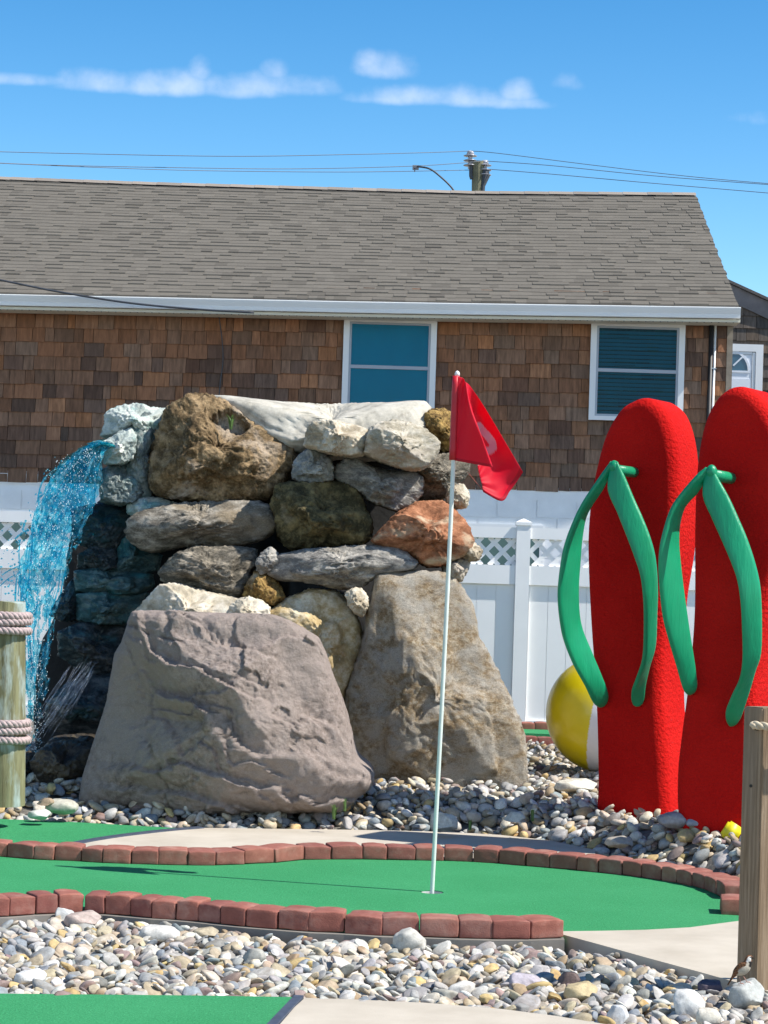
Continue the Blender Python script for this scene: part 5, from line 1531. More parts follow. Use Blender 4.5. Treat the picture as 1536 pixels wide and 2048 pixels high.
tag(rp.build('rope', mat_plain('tan_rope', (.52, .43, .30), .8, .2, 80, .4, 240, .002), None, smooth=True), 'tan twisted rope threaded through the hole of the wooden post', 'rope')

# small yellow thing standing behind the post
yv = MB()
yc = P(1463, 1664, 12.0)
bmz = bmesh.new(); bmesh.ops.create_cube(bmz, size=1.0)
for v in bmz.verts: v.co = Vector((v.co.x * .09, v.co.y * .05, v.co.z * .10))
bmesh.ops.bevel(bmz, geom=list(bmz.edges), offset=.012, segments=3, affect='EDGES')
bmesh.ops.rotate(bmz, cent=(0, 0, 0), matrix=Matrix.Rotation(.55, 3, 'Y'), verts=bmz.verts)
me = bpy.data.meshes.new('yellow_marker'); bmz.to_mesh(me); bmz.free(); me.materials.append(mat_plain('yellow_plastic', (.68, .58, .01), .45, .08, 20))
me.polygons.foreach_set('use_smooth', np.ones(len(me.polygons), dtype=bool))
yo = bpy.data.objects.new('yellow_marker', me); COL.objects.link(yo); yo.location = yc
tag(yo, 'small tilted yellow plastic piece half hidden behind the wooden post', 'marker')
# ------------------------------------------------------------------ dyed blue waterfall
def mat_water(name, body, tint, lo=.25, hi=.8, foam=.0):
    """falling dyed water: clear tinted film with brighter aerated streaks"""
    t = NT(name)
    v = t.coords('Object', (1, 1, .7)); n = t.noise(v, 20, 5, .65); n2 = t.noise(v, 70, 3); n3 = t.noise(v, 34, 4, .7)
    c = t.ramp(n3, [(0.32, body[0]), (0.47, body[1]), (0.60, body[2]), (0.68, (.85, .92, .93))])
    t.set('Base Color', c); t.set('Roughness', .08); t.set('Specular IOR Level', .7)
    t.bump(n2, .3, .012)
    tr = t.N('ShaderNodeBsdfTransparent'); tr.inputs[0].default_value = (*tint, 1)
    mx = t.N('ShaderNodeMixShader'); t.L(t.ramp(n, [(0.40, lo), (0.66, hi)]), mx.inputs[0])
    t.L(tr.outputs[0], mx.inputs[1]); t.L(t.b.outputs[0], mx.inputs[2]); t.L(mx.outputs[0], t.out.inputs[0])
    return t.mat
M['water'] = mat_water('dyed_water', ((0.0, 0.20, 0.40), (0.01, 0.46, 0.62), (0.50, 0.86, 0.90)), (.36, .84, .94), .08, .56)
M['water_thin'] = mat_water('thin_clear_water', ((.10, .14, .22), (.2, .26, .36), (.45, .5, .58)), (.8, .88, .95), .2, .7)
def waterfall():
    D = 14.95
    outer = smooth_poly([(214, 884, 0), (186, 886, 0), (150, 902, 0), (118, 932, 0), (92, 976, 0), (70, 1030, 0), (56, 1090, 0), (44, 1150, 0), (40, 1230, 0), (44, 1320, 0), (50, 1420, 0), (54, 1510, 0)], 10)
    inner = smooth_poly([(222, 892, 0), (208, 910, 0), (204, 945, 0), (198, 985, 0), (182, 1030, 0), (160, 1075, 0), (140, 1125, 0), (120, 1190, 0), (106, 1250, 0), (98, 1330, 0), (92, 1420, 0), (88, 1510, 0)], 10)
    m = len(outer)
    rs = np.random.RandomState(3)
    V, Fc = [], []
    def add_tube(pts, rad, n=6):
        b = len(V); k = len(pts)
        for i in range(k):
            t_ = pts[min(i + 1, k - 1)] - pts[max(i - 1, 0)]
            t_ /= max(np.linalg.norm(t_), 1e-9)
            up = np.array([0., 1, 0]); up = up - t_ * up.dot(t_); up /= np.linalg.norm(up); bb = np.cross(t_, up)
            for j in range(n):
                a = 2 * math.pi * j / n
                V.append(tuple(pts[i] + (up * math.cos(a) + bb * math.sin(a)) * rad[i]))
        for i in range(k - 1):
            for j in range(n):
                Fc.append((b + i * n + j, b + i * n + (j + 1) % n, b + (i + 1) * n + (j + 1) % n, b + (i + 1) * n + j))
        Fc.append(tuple(b + j for j in range(n))[::-1]); Fc.append(tuple(b + (k - 1) * n + j for j in range(n)))
    def stream_pt(a, fi, dep):
        i = int(min(fi, m - 1.001)); f = fi - i
        o_ = outer[i] * (1 - f) + outer[i + 1] * f; n_ = inner[i] * (1 - f) + inner[i + 1] * f
        q = o_ * (1 - a) + n_ * a
        return np.array(P(q[0], q[1], D + dep))
    # curved sheets, torn into lace further down
    cuts_ = [(0, 0)]
    for (a0, a1, dep0, seed, hol) in ((0.0, 1.0, -.10, 1, .10), (0.05, .95, .08, 2, .0), (.0, .75, -.02, 3, .05)):
        nu, nv = 70, 190
        uu = np.linspace(a0, a1, nu); ff = np.linspace(0, (m - 1) * .93, nv)
        pts = np.zeros((nv, nu, 3))
        q0 = np.stack(np.meshgrid(ff, uu, indexing='ij'), -1)
        key = np.stack([q0[..., 0].ravel() * .17, q0[..., 1].ravel() * 6, np.full(nu * nv, seed * 9.)], 1)
        wob = fbm(key, seed, 4, .6).reshape(nv, nu); wob2 = fbm(key * np.array([1.4, 2.2, 1]) + 40, seed + 5, 4, .6).reshape(nv, nu)
        key2 = np.stack([q0[..., 0].ravel() * .22, q0[..., 1].ravel() * 9, np.full(nu * nv, seed * 5.)], 1)
        holes = fbm(key2, seed + 11, 3, .6).reshape(nv, nu)
        for i in range(nv):
            for j in range(nu):
                t_ = ff[i] / (m - 1)
                a = uu[j] + .10 * wob2[i, j] * (.3 + t_)
                p_ = stream_pt(a, ff[i], dep0 * (.4 + t_) + .16 * math.sin(uu[j] * 3.1) * (.3 + t_))
                p_[1] += .05 * wob[i, j]; p_[0] += .035 * wob[i, j] * (.3 + t_)
                pts[i, j] = p_
        idx = -np.ones((nv, nu), int); base = len(V)
        for i in range(nv - 1):
            for j in range(nu - 1):
                t_ = i / nv
                thr = -.6 + .98 * max(0, t_ - .2) ** .75 + hol * .3
                if holes[i, j] < thr: continue
                q = []
                for (ii, jj) in ((i, j), (i, j + 1), (i + 1, j + 1), (i + 1, j)):
                    if idx[ii, jj] < 0:
                        idx[ii, jj] = len(V); V.append(tuple(pts[ii, jj]))
                    q.append(idx[ii, jj])
                Fc.append(tuple(q))
        cuts_.append((len(V), len(Fc)))
    sheets = (len(V), len(Fc))
    # strands and beads of falling water
    for s in range(55):
        a = rs.beta(1.1, 1.2) if s % 3 else rs.uniform(-.12, .3)
        f0 = rs.uniform(.03, .75) * (m - 1); ln = rs.uniform(.05, .22) * (m - 1)
        f1 = min(f0 + ln, m - 1.01); k = 9
        dep = rs.normal(0, .10)
        fi = np.linspace(f0, f1, k)
        wv = rs.uniform(0, 6)
        pts = [stream_pt(a + .03 * math.sin(wv + i * .8), fi[i], dep) for i in range(k)]
        r = rs.uniform(.003, .0075) * (1.2 - .5 * f0 / m)
        rad = [r * (.25 + math.sin(math.pi * (i + .3) / (k - .4)) * (1 + .35 * math.sin(i * 2.1 + wv))) for i in range(k)]
        add_tube(pts, np.maximum(rad, .0012))
    strands = (len(V), len(Fc))
    nn, nf = ico(1)
    for s in range(420):
        t_ = rs.uniform(.12, 1) ** .8
        a = rs.uniform(-.08 - .4 * t_, 1.05) if rs.rand() < .55 else rs.normal(.35, .3)
        p_ = stream_pt(a, t_ * (m - 1.01), rs.normal(0, .14))
        r = rs.uniform(.002, .006) * (1 if rs.rand() < .9 else 1.5)
        b = len(V)
        st = np.array([1, 1, rs.uniform(1, 2.2)])
        for q in nn: V.append(tuple(p_ + q * r * st))
        for q in nf: Fc.append(tuple(int(x) + b for x in q))
    # splashes thrown out to the left of the fall
    for s in range(170):
        x = rs.uniform(-10, 62); y = rs.uniform(1060, 1330); p_ = np.array(P(x, y, D + rs.normal(0, .1)))
        r = rs.uniform(.002, .0065); b = len(V)
        for q in nn: V.append(tuple(p_ + q * r * np.array([1.5, 1, 1.2])))
        for q in nf: Fc.append(tuple(int(x_) + b for x_ in q))
    for (pts_, rr) in (([(58, 1060), (44, 1066), (30, 1078)], .008), ([(62, 1120), (42, 1130), (20, 1140), (4, 1150)], .006), ([(40, 1080), (38, 1110), (40, 1150), (36, 1190)], .006), ([(52, 1040), (46, 1058), (50, 1064)], .009), ([(30, 1150), (16, 1158), (0, 1172)], .005)):
        pl = smooth_poly([(x, y, 0) for x, y in pts_], 6)
        k = len(pl); add_tube([np.array(P(x, y, D - .05)) for x, y, _ in pl], [rr * (.4 + .6 * abs(math.sin(i * 1.1 + 1))) for i in range(k)])
    cuts_ += [strands, (len(V), len(Fc))]
    o = None
    for q, nm in enumerate(('waterfall', 'water_sheet', 'water_sheet', 'strands', 'spray')):
        (v0, f0), (v1, f1) = cuts_[q], cuts_[q + 1]
        w = mesh_obj(nm, V[v0:v1], [tuple(i - v0 for i in fc) for fc in Fc[f0:f1]], M['water'], None, True)
        if o is None: o = w
        else: w.parent = o
        if q >= 3: w['kind'] = 'stuff'
    tag(o, 'bright blue dyed waterfall arcing off the rock ledge and breaking into drops', 'waterfall')
    fv, ff_ = [], []
    for s in range(1500):
        t_ = rs.uniform(.05, 1) ** .7
        p_ = stream_pt(np.clip(rs.normal(.42, .26), -.1, 1.05), t_ * (m - 1.01), -.12 - .12 * t_ + rs.normal(0, .04))
        r = rs.uniform(.0009, .0025); b = len(fv); st = np.array([1, 1, rs.uniform(1, 3)])
        for q in nn: fv.append(tuple(p_ + q * r * st))
        for q in nf: ff_.append(tuple(int(x) + b for x in q))
    fo = mesh_obj('foam', fv, ff_, mat_plain('white_froth', (.78, .86, .88), .3, .05, 20), o, True); fo['kind'] = 'stuff'
    # water lying in the lip
    lip = []
    pl = smooth_poly([(236, 884, 0), (222, 880, 0), (205, 878, 0), (186, 884, 0), (168, 896, 0)], 5)
    lv, lf = [], []
    for i, (x, y, _) in enumerate(pl):
        for (dd, dy) in ((-.16, 8), (-.08, 3), (0, 0), (.12, -3)):
            lv.append(tuple(P(x, y + dy + 3, D + dd + .13)))
    for i in range(len(pl) - 1):
        for j in range(3): lf.append((i * 4 + j, i * 4 + j + 1, i * 4 + 4 + j + 1, i * 4 + 4 + j))
    lo = mesh_obj('lip_water', lv, lf, mat_water('teal_lip_water', ((0.0, .07, .10), (0.0, .16, .19), (.03, .32, .32)), (.2, .7, .75), .4, .9), o, True)
    so2 = lo.modifiers.new('thick', 'SOLIDIFY'); so2.thickness = .008
    # thin cascade of clear threads over the lower rocks
    m2 = MB()
    for s in range(38):
        x0, y0 = rs.uniform(132, 192), rs.uniform(1325, 1352)
        sl = rs.uniform(.55, .75); ln = rs.uniform(50, 150)
        k = 7; pts = []
        for i in range(k):
            q = i / (k - 1) * ln
            pts.append(P(x0 - q * sl + rs.normal(0, 1.6), y0 + q + (x0 - 160) * -.2, 14.5 + rs.normal(0, .005) - .002 * q))
        m2.tube(pts, [rs.uniform(.0005, .0011) for _ in range(k)], 4)
    tag(m2.build('thin_cascade', M['water_thin'], None, smooth=True), 'thin pale threads of water running down the shaded lower rocks', 'cascade')
waterfall()
# ------------------------------------------------------------------ river stones
def mat_stone():
    t = NT('river_stone'); v = t.coords('Object', (1, 1, 1), jitter=True)
    n = t.noise(v, 34, 5, .7); vein = t.noise(v, 16, 4, .6, 1.2); sp = t.noise(v, 170, 3, .7)
    c = t.mix(1.0, t.attr(), t.ramp(n, [(0.3, .68), (0.7, 1.22)]), 'MULTIPLY')
    c = t.mix(t.ramp(vein, [(.60, 0.0), (.67, .45), (.72, 0.0)]), c, (.30, .24, .17))
    c = t.mix(t.ramp(sp, [(.56, 0.0), (.75, .5)]), c, (.16, .145, .125))
    t.set('Base Color', c); t.set('Roughness', .75); t.set('Specular IOR Level', .25)
    b = t.bump(n, .45, .006); t.bump(sp, .3, .002, b); return t.mat
M['stone'] = mat_stone()
PAL = [((.46, .44, .40), 24, 'pale grey'), ((.64, .62, .565), 14, 'whitish'), ((.33, .325, .31), 16, 'mid grey'), ((.25, .28, .295), 6, 'blue grey'), ((.45, .375, .26), 17, 'tan'),
       ((.52, .385, .18), 5, 'ochre'), ((.58, .51, .41), 13, 'cream'), ((.28, .205, .185), 5, 'mauve brown')]
PW = np.array([p[1] for p in PAL], float); PW /= PW.sum()
_tmpl = {}
def stone_templates(sub, n=14):
    if sub in _tmpl: return _tmpl[sub]
    v0, f = ico(sub); out = []
    for s in range(n):
        rs = np.random.RandomState(100 + s)
        v = v0.copy()
        pw = rs.uniform(.78, 1.0)
        v = np.sign(v) * np.abs(v) ** pw
        ang = s % 2 == 0
        for _ in range(rs.randint(5, 10) if ang else rs.randint(2, 5)):
            nn = rs.normal(size=3); nn /= np.linalg.norm(nn)
            dd = rs.uniform(.5, .8) if ang else rs.uniform(.72, .95)
            over = np.maximum(v @ nn - dd, 0); v = v - over[:, None] * nn * (.95 if ang else .8)
        v = v * (1 + .16 * fbm(v * 1.1 + s * 5, s, 2) + .04 * fbm(v * 3.5 + s * 3, s + 3, 2))[:, None]
        v /= np.abs(v).max(0)
        out.append(v)
    _tmpl[sub] = (out, f); return _tmpl[sub]
def pip(poly, x, y):
    poly = np.asarray(poly); c = np.zeros(len(x), bool); j = len(poly) - 1
    for i in range(len(poly)):
        xi, yi = poly[i]; xj, yj = poly[j]
        m_ = ((yi > y) != (yj > y)) & (x < (xj - xi) * (y - yi) / (yj - yi + 1e-12) + xi)
        c ^= m_; j = i
    return c
def drop_stones(poly, base_fn, n, smin, smax, res, seed, max_h, keepout=()):
    """let stones fall one by one on a height field so that they lie on each other"""
    rs = np.random.RandomState(seed)
    poly = np.asarray(poly)
    x0, y0 = poly.min(0) - .3; x1, y1 = poly.max(0) + .3
    gx = np.arange(x0, x1, res); gy = np.arange(y0, y1, res)
    X, Y = np.meshgrid(gx, gy, indexing='ij')
    H = base_fn(X.ravel(), Y.ravel()).reshape(X.shape); B = H.copy()
    xs_ = rs.uniform(x0, x1, n * 3); ys_ = rs.uniform(y0, y1, n * 3)
    ok = pip(poly, xs_, ys_)
    for (kx, ky, kr) in keepout: ok &= (xs_ - kx) ** 2 + (ys_ - ky) ** 2 > kr ** 2
    xs_, ys_ = xs_[ok][:n], ys_[ok][:n]
    out = []
    for x, y in zip(xs_, ys_):
        L = smin * (smax / smin) ** (rs.beta(1.6, 2.2))
        a, b, c = L / 2, L / 2 * rs.uniform(.66, .95), L / 2 * rs.uniform(.38, .70)
        th = rs.uniform(0, math.pi)
        i0, i1 = int((x - a - x0) / res), int((x + a - x0) / res) + 1
        j0, j1 = int((y - a - y0) / res), int((y + a - y0) / res) + 1
        if i0 < 0 or j0 < 0 or i1 >= len(gx) or j1 >= len(gy): continue
        sx = X[i0:i1, j0:j1] - x; sy = Y[i0:i1, j0:j1] - y
        u = (sx * math.cos(th) + sy * math.sin(th)) / a; v = (-sx * math.sin(th) + sy * math.cos(th)) / b
        r2 = u * u + v * v; ins = r2 < 1
        if ins.sum() < 2: continue
        hh = H[i0:i1, j0:j1]
        low = np.sqrt(np.clip(1 - r2, 0, 1))
        z = np.percentile((hh + c * low)[ins], 72)
        bz = B[i0:i1, j0:j1][ins].mean()
        if z + c > bz + max_h: continue
        # local tilt from the surface beneath
        tx = ((hh - hh[ins].mean())[ins] * sx[ins]).sum() / max((sx[ins] ** 2).sum(), 1e-6) * .6
        ty = ((hh - hh[ins].mean())[ins] * sy[ins]).sum() / max((sy[ins] ** 2).sum(), 1e-6) * .6
        top = z + c * low
        H[i0:i1, j0:j1] = np.where(ins, np.maximum(hh, top), hh)
        out.append((x, y, z, a, b, c, th, np.clip(tx, -.5, .5), np.clip(ty, -.5, .5)))
    return out
def stone_verts(st, tv):
    x, y, z, a, b, c, th, tx, ty = st
    v = tv * np.array([a, b, c]) * 1.04
    ca, sa = math.cos(th), math.sin(th)
    px = v[:, 0] * ca - v[:, 1] * sa; py = v[:, 0] * sa + v[:, 1] * ca; pz = v[:, 2] + px * tx + py * ty
    return np.stack([px, py, pz], 1)
def stone_colour(rs):
    k = rs.choice(len(PAL), p=PW)
    c = np.array(PAL[k][0]) * rs.uniform(.82, 1.12) * (1 + rs.normal(0, .02, 3))
    return k, np.clip(c, .02, .8)
def merge_stones(name, stones, sub_fn, seed):
    rs = np.random.RandomState(seed); VV, FF, CC = [], [], []; base = 0
    for st in stones:
        tm, f = stone_templates(sub_fn(st)); tv = tm[rs.randint(len(tm))]
        if rs.rand() < .5: tv = tv * np.array([1, -1, 1]); ff = f[:, ::-1]
        else: ff = f
        v = stone_verts(st, tv) + np.array(st[:3])
        k, c = stone_colour(rs)
        vc = np.tile(c, (len(v), 1))
        if rs.rand() < .3:      # two-tone stones with a band or stain
            ax = rs.normal(size=3); s_ = sstep(-.2, .3, tv @ ax + .3 * fbm(tv * 2 + k, 3, 2))
            vc = vc * (1 - .3 * s_[:, None] * np.array([.7, 1, 1.3]))
        VV.append(v); FF.append(ff + base); CC.append(vc); base += len(v)
    return mesh_obj(name, np.concatenate(VV), np.concatenate(FF), M['stone'], None, True, np.concatenate(CC))

# -- single stones that stand out
SINGLES = [ # px, py of the middle, length px, height ratio, distance, colour, label
 (1375, 2012, 70, 1.05, None, (.62, .61, .58), 'large rounded white stone at the bottom right, standing upright among the foreground stones', 7),
 (1492, 1992, 76, .95, None, (.40, .41, .39), 'big grey green angular stone the sparrow stands on', 2),
 (1415, 2036, 56, .8, None, (.58, .54, .46), 'cream stone with a brown hollow at the very bottom right', 1),
 (1232, 2036, 52, 1.0, None, (.60, .60, .60), 'white stone at the bottom edge left of the upright white stone', 4),
 (818, 1884, 68, .85, None, (.50, .48, .43), 'jagged pale grey stone leaning against the front brick row', 3),
 (164, 1840, 74, .52, None, (.42, .34, .30), 'long pinkish brown oval stone lying by the left front bricks', 2),
 (130, 1832, 40, 1.0, None, (.52, .52, .50), 'pointed light grey stone against the left front bricks', 6),
 (318, 1868, 84, .45, None, (.55, .53, .49), 'long pale bone shaped stone below the front footing', 1),
 (410, 1866, 54, .45, None, (.40, .34, .24), 'flat tan oval stone below the front footing', 2),
 (1090, 1877, 28, 1.15, None, (.50, .38, .20), 'ochre upright stone tucked against the corner of the concrete pad', 4),
 (60, 1956, 64, .6, None, (.68, .67, .64), 'large white oval stone near the left corner of the front green', 2),
 (505, 1918, 56, .75, None, (.36, .35, .31), 'rounded grey brown stone in the middle of the foreground bed', 4),
 (1160, 1985, 72, .62, None, (.47, .38, .22), 'large tan ochre stone in the foreground bed', 2),
 (1050, 1962, 66, .58, None, (.42, .38, .42), 'mauve grey stone with rough top in the foreground bed', 6),
 (1135, 1962, 52, .7, None, (.14, .10, .09), 'dark purple brown stone beside the large tan ochre one', 4),
 (1207, 1945, 52, .62, None, (.34, .33, .29), 'smooth olive grey stone below the edge of the concrete pad', 1),
 (1425, 1976, 60, .65, None, (.10, .08, .11), 'dark purple stone at the corner of the concrete pad by the sparrow', 0),
 (888, 1643, 56, .85, 12.75, (.52, .50, .44), 'big pale stone lying right behind the flagstick at the path edge', 6),
 (124, 1613, 66, .5, 12.95, (.46, .44, .37), 'large olive cream oval stone right of the piling foot', 1),
 (78, 1629, 46, .5, 12.75, (.50, .52, .48), 'smooth greenish white stone right at the back green edge by the piling', 2),
 (90, 1606, 40, .5, 12.9, (.33, .25, .17), 'brown oval stone close to the foot of the piling', 4),
 (1028, 1637, 46, .6, 12.7, (.46, .46, .42), 'whitish round stone in the shadow in front of the flip flops', 4),
 (1348, 1640, 66, .5, 12.25, (.30, .29, .31), 'angular grey stone leaning at the foot of the right flip flop', 3),
 (1392, 1646, 46, .45, 12.2, (.30, .31, .36), 'blue grey flat stone at the foot of the right flip flop', 1),
 (1150, 1572, 90, .35, 14.1, (.62, .58, .48), 'long cream stone in the sunlit gap under the beach ball', 2),
 (1448, 1664, 26, 1.0, 12.2, (.52, .52, .51), 'squared pale speckled stone next to the yellow piece', 3),
 (1235, 1684, 56, .45, 12.15, (.35, .32, .27), 'grey brown smooth stone in the sun in front of the flip flops', 2),
]
def single(px, py, L, hr, d, col, label, tm):
    g = G(px, py + L * hr * .30, -.03) if d is None else None
    dd = g.y if d is None else d
    p = P(px, py, dd); s = dd / FPX
    a = L * s / 2; c = a * hr; b = a * .8
    tv, f = stone_templates(4)
    v = tv[tm] * np.array([a, b, c])
    v = v + .03 * a * np.stack([fbm(v * 40 + k * 7, 3 + k, 3) for k in range(3)], 1)
    vc = np.tile(np.array(col), (len(v), 1)) * (1 + .12 * fbm(v * 14 / a * .05 + 3, 4, 3))[:, None]
    o = mesh_obj('stone', v + np.array(p), f, M['stone'], None, True, vc, loc=tuple(p))
    tag(o, label, 'stone')
for s_i in SINGLES: single(*s_i)

# -- foreground bed
bed = [tuple(p[:2]) for p in pts2([(-260, 1836), (20, 1836), (117, 1830), (208, 1832), (351, 1843), (491, 1858), (617, 1868), (763, 1876), (917, 1881), (1100, 1884), (1200, 1893), (1300, 1920), (1400, 1948), (1474, 1969), (1620, 2000), (1760, 2050),
                               (1700, 2190), (1330, 2160), (1230, 2056), (1110, 2036), (1000, 2022), (850, 2011), (700, 2004), (610, 1999), (590, 1997), (400, 1995), (200, 1993), (0, 1991), (-260, 1986)])]
# the footing stays bare for a hand's breadth on its right half
def bed_base(x, y): return np.full(np.shape(x), -.155)
front_st = drop_stones(bed, bed_base, 12000, .034, .15, .008, 21, .15)
FRONT_D = {}
rs_ = np.random.RandomState(77)
vis = []
for i, st in enumerate(front_st):
    x, y, z, a, b, c = st[:6]
    px_ = x / y * FPX + CX
    if px_ < -40 or px_ > 1580 or y < 7.0: vis.append(-1); continue
    vis.append(a * (c + .3 * b) / y ** 2 * (1 if z + c > -.045 else .15) * (1 + i / len(front_st)))
order = np.argsort(-np.array(vis))
top300 = set(int(i) for i in order[:300])
LBL = {}
for i in sorted(top300):
    st = front_st[i]
    k, c = stone_colour(rs_)
    tm, f = stone_templates(3); t_i = rs_.randint(len(tm))
    v = stone_verts(st, tm[t_i])
    vc = np.tile(c, (len(v), 1))
    s_ = sstep(-.1, .35, fbm(v * 26 + i, 3, 3)); vc = vc * (1 - .18 * s_[:, None] * np.array([.8, 1, 1.2]))
    o = mesh_obj('stone', v, f, M['stone'], None, True, vc); o.location = st[:3]
    nm = PAL[k][2]
    tag(o, '%s river stone, one of the loose rounded stones in the foreground bed' % nm, 'stone', nm + ' stones of the foreground bed')
rest = [s for i, s in enumerate(front_st) if i not in top300]

# -- back bed
bx_ = [(-3.6, edge_y(-3.6))] + [(x, edge_y(x) + .0) for x in np.linspace(-3.4, 3.4, 60)] + [(4.2, 18.2), (-4.6, 18.2)]
bx_ = [(x, y + .035) if y < 17 else (x, y) for x, y in bx_]
back_st = drop_stones(bx_, lambda x, y: gz(x, y) - .06, 19000, .038, .120, .012, 22, .10)
def back_vis(st):
    x, y = st[0], st[1]; px_ = x / y * FPX + CX
    if px_ < -120 or px_ > 1640: return False
    if y > 14.9 and px_ < 740 and not (px_ < 260): return False
    if y > 16.2 and px_ < 1000: return False
    return True
back_st = [s for s in back_st if back_vis(s)]
gv_ = merge_stones('river_stones', rest + back_st, lambda st: 3 if st[1] < 9.2 else (2 if st[1] < 14.5 else 1), 5)
gv_['kind'] = 'stuff'; gv_['label'] = 'mixed grey, cream and tan river stones covering the beds'

# -- weeds between the stones
M['weed'] = mat_plain('weed_green', (.09, .16, .035), .6, .4, 40)
def weed(px, py, d, n, h, label, seed):
    rs = np.random.RandomState(seed); p = P(px, py, d); m_ = MB()
    for i in range(n):
        a = rs.uniform(0, 2 * math.pi); ln = h * rs.uniform(.5, 1); sp = rs.uniform(.2, .8) * ln
        dx, dy = math.cos(a), math.sin(a); wv = Vector((-dy, dx, 0)) * .004
        b0 = p + Vector((dx * .008, dy * .008, -.03)); mid = p + Vector((dx * sp * .45, dy * sp * .45, ln * .6)); e = p + Vector((dx * sp, dy * sp, ln * .9))
        m_.add([b0 - wv, b0 + wv, mid + wv, mid - wv, e], [(0, 1, 2, 3), (3, 2, 4)])
    o = m_.build('weed', M['weed'], None); tag(o, label, 'weed')
weed(668, 1628, 12.8, 16, .07, 'small green weed sprouting between the stones before the mauve rock', 1)
weed(690, 1612, 13.0, 8, .06, 'tiny green weed right behind the other one before the mauve rock', 2)
weed(1065, 1632, 12.8, 20, .06, 'dark green weed in the shadow in front of the flip flops', 3)
weed(940, 1650, 12.7, 12, .04, 'low green weed near the path edge right of the flagstick', 4)
weed(462, 850, 14.95, 26, .09, 'tuft of grass growing in the hollow of the porous boulder', 5)

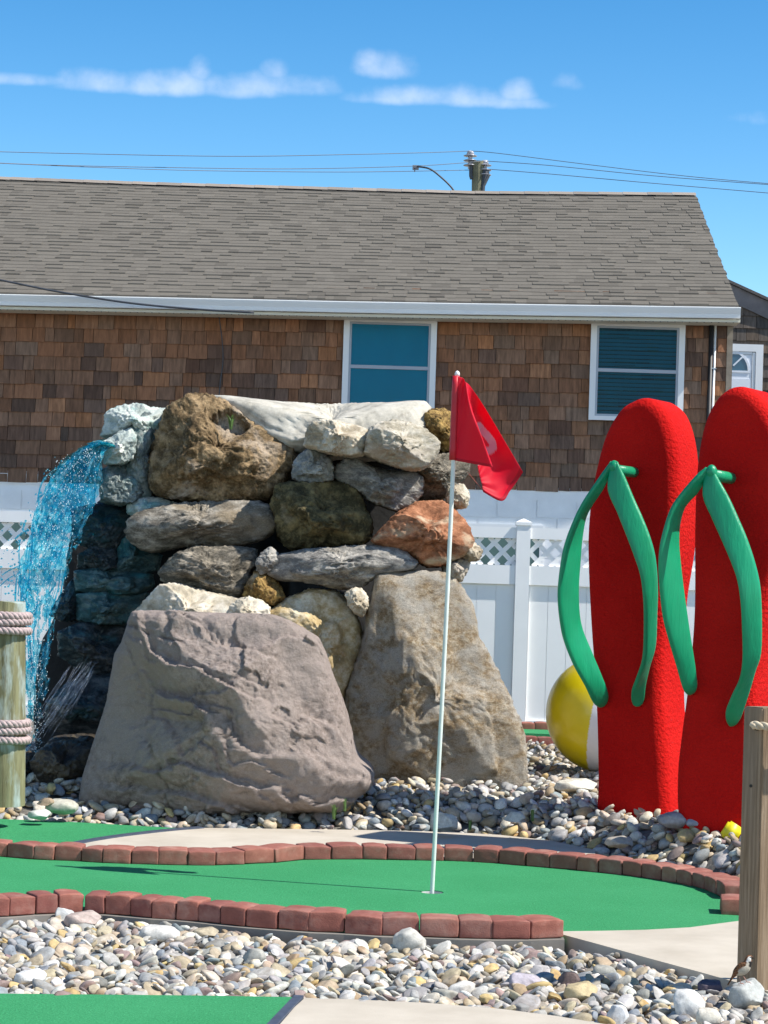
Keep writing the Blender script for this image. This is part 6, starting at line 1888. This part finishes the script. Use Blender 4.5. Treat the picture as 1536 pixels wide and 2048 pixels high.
# ------------------------------------------------------------------ sparrow
def sparrow():
    d = 7.93; s = d / FPX
    spine = [(1455.5, 1970, 1.6, 3.4), (1459, 1964, 1.8, 4.0), (1464, 1956, 2.4, 4.0), (1468.5, 1950, 4.5, 5.5), (1473, 1945, 8.5, 9.0), (1479, 1941, 11.5, 11.5), (1485, 1937.5, 12.8, 12.5), (1490.5, 1933, 11.8, 11.8), (1494, 1928, 9.4, 9.5),
             (1496, 1923, 7.9, 8.2), (1497.3, 1919, 7.5, 8.0), (1499, 1916, 6.6, 7.0), (1501.5, 1914.6, 4.6, 5.0), (1503.4, 1914.8, 2.6, 2.8), (1506, 1915.6, 1.4, 1.6), (1509, 1916.6, .25, .3)]
    sp_ = smooth_poly([(x, y, r) for x, y, r, _ in spine], 4); sw_ = smooth_poly([(x, y, w) for x, y, _, w in spine], 4)[:, 2]
    NS_ = 20; V, Fc, C_ = [], [], []
    brown, chest, grey, white, blk, dark = (.16, .07, .03), (.42, .38, .31), (.30, .28, .25), (.62, .60, .56), (.016, .013, .012), (.05, .035, .025)
    for i in range(len(sp_)):
        x, y, r = sp_[i]; w = sw_[i]
        a_, b_ = sp_[max(i - 1, 0)], sp_[min(i + 1, len(sp_) - 1)]
        tx, ty = b_[0] - a_[0], -(b_[1] - a_[1]); ln = math.hypot(tx, ty); tx, ty = tx / ln, ty / ln
        nx, ny = -ty, tx                       # towards the back of the bird
        for k in range(NS_):
            a = 2 * math.pi * k / NS_
            o1, o2 = math.cos(a) * r, math.sin(a) * w
            px, py = x + nx * o1, y - ny * o1
            p = P(px, py, d + o2 * s)
            V.append(tuple(p))
            u = i / (len(sp_) - 1); back = math.cos(a)
            if u > .93: c = blk
            elif u > .58:
                c = white if (-.75 < back < .35) else brown
                if py > 1923 and px > 1494 and back < -.2: c = blk
                if u > .80 and back < .45: c = blk if px > 1501 or back < -.6 else white
                if u > .78 and back > .35: c = brown
            elif u > .22:
                c = chest if back < .15 else (brown if (k + i) % 3 else dark)
                if u > .5 and back < -.55: c = blk
            else: c = dark if back > -.3 else brown
            C_.append(c)
    for i in range(len(sp_) - 1):
        for k in range(NS_):
            Fc.append((i * NS_ + k, i * NS_ + (k + 1) % NS_, (i + 1) * NS_ + (k + 1) % NS_, (i + 1) * NS_ + k))
    Fc.append(tuple(range(NS_))[::-1]); Fc.append(tuple((len(sp_) - 1) * NS_ + k for k in range(NS_)))
    mt = mat_vcol('feathers', .8, (1, 1, 1), 260, .35, .3, .002, .2)
    body = mesh_obj('sparrow', V, Fc, mt, None, True, np.array(C_))
    tag(body, 'small brown house sparrow with black bib standing on a grey green stone', 'sparrow')
    for (side, nm) in ((-1, 'wing'), (1, 'wing')):
        wv, wf, wc = [], [], []
        sec = smooth_poly([(1491, 1928, 2.5), (1486, 1930, 6.5), (1480, 1935.5, 7.5), (1474, 1942, 6.0), (1468, 1949, 3.5), (1463, 1956, 1.0)], 4)
        for i, (x, y, h) in enumerate(sec):
            for k in range(8):
                a = 2 * math.pi * k / 8
                px, py = x - math.cos(a) * h * .55, y - math.cos(a) * h * .75
                off = (11.0 - 5.5 * (i / len(sec)) ** 1.6) * side + math.sin(a) * 1.6
                wv.append(tuple(P(px, py, d + off * s)))
                wc.append((.20, .09, .04) if (i + k) % 3 else (.03, .022, .018))
        for i in range(len(sec) - 1):
            for k in range(8): wf.append((i * 8 + k, i * 8 + (k + 1) % 8, (i + 1) * 8 + (k + 1) % 8, (i + 1) * 8 + k))
        wf.append(tuple(range(8))[::-1]); wf.append(tuple((len(sec) - 1) * 8 + k for k in range(8)))
        mesh_obj('wing', wv, wf, mt, body, True, np.array(wc)).matrix_parent_inverse = Matrix.Identity(4)
    e = MB(); 
    ec = P(1500.5, 1914.5, d - 6.2 * s); nn, nf = ico(2)
    e.add([ec + Vector(q) * .0022 for q in nn], nf)
    e.build('eye', M['dark'], body, smooth=True).matrix_parent_inverse = Matrix.Identity(4)
    legm = mat_plain('pink_leg', (.42, .22, .17), .6, .2, 60)
    for (x0, y0, x1, y1, off) in ((1479, 1953, 1481.5, 1967, 3), (1487, 1953, 1495, 1964.5, -3)):
        l = MB(); a, b = P(x0, y0, d + off * s), P(x1, y1, d + off * s)
        l.tube([a, a.lerp(b, .5), b], .0013, 6)
        for (tx, ty, tz) in ((.012, -.006, -.004), (.013, .002, -.004), (.011, .009, -.004), (-.009, 0, -.003)):
            l.tube([b, b + Vector((tx * .6, ty * .6, .001)), b + Vector((tx, ty, tz))], [.0012, .0012, .0006], 5)
        l.build('leg', legm, body, smooth=True).matrix_parent_inverse = Matrix.Identity(4)
sparrow()
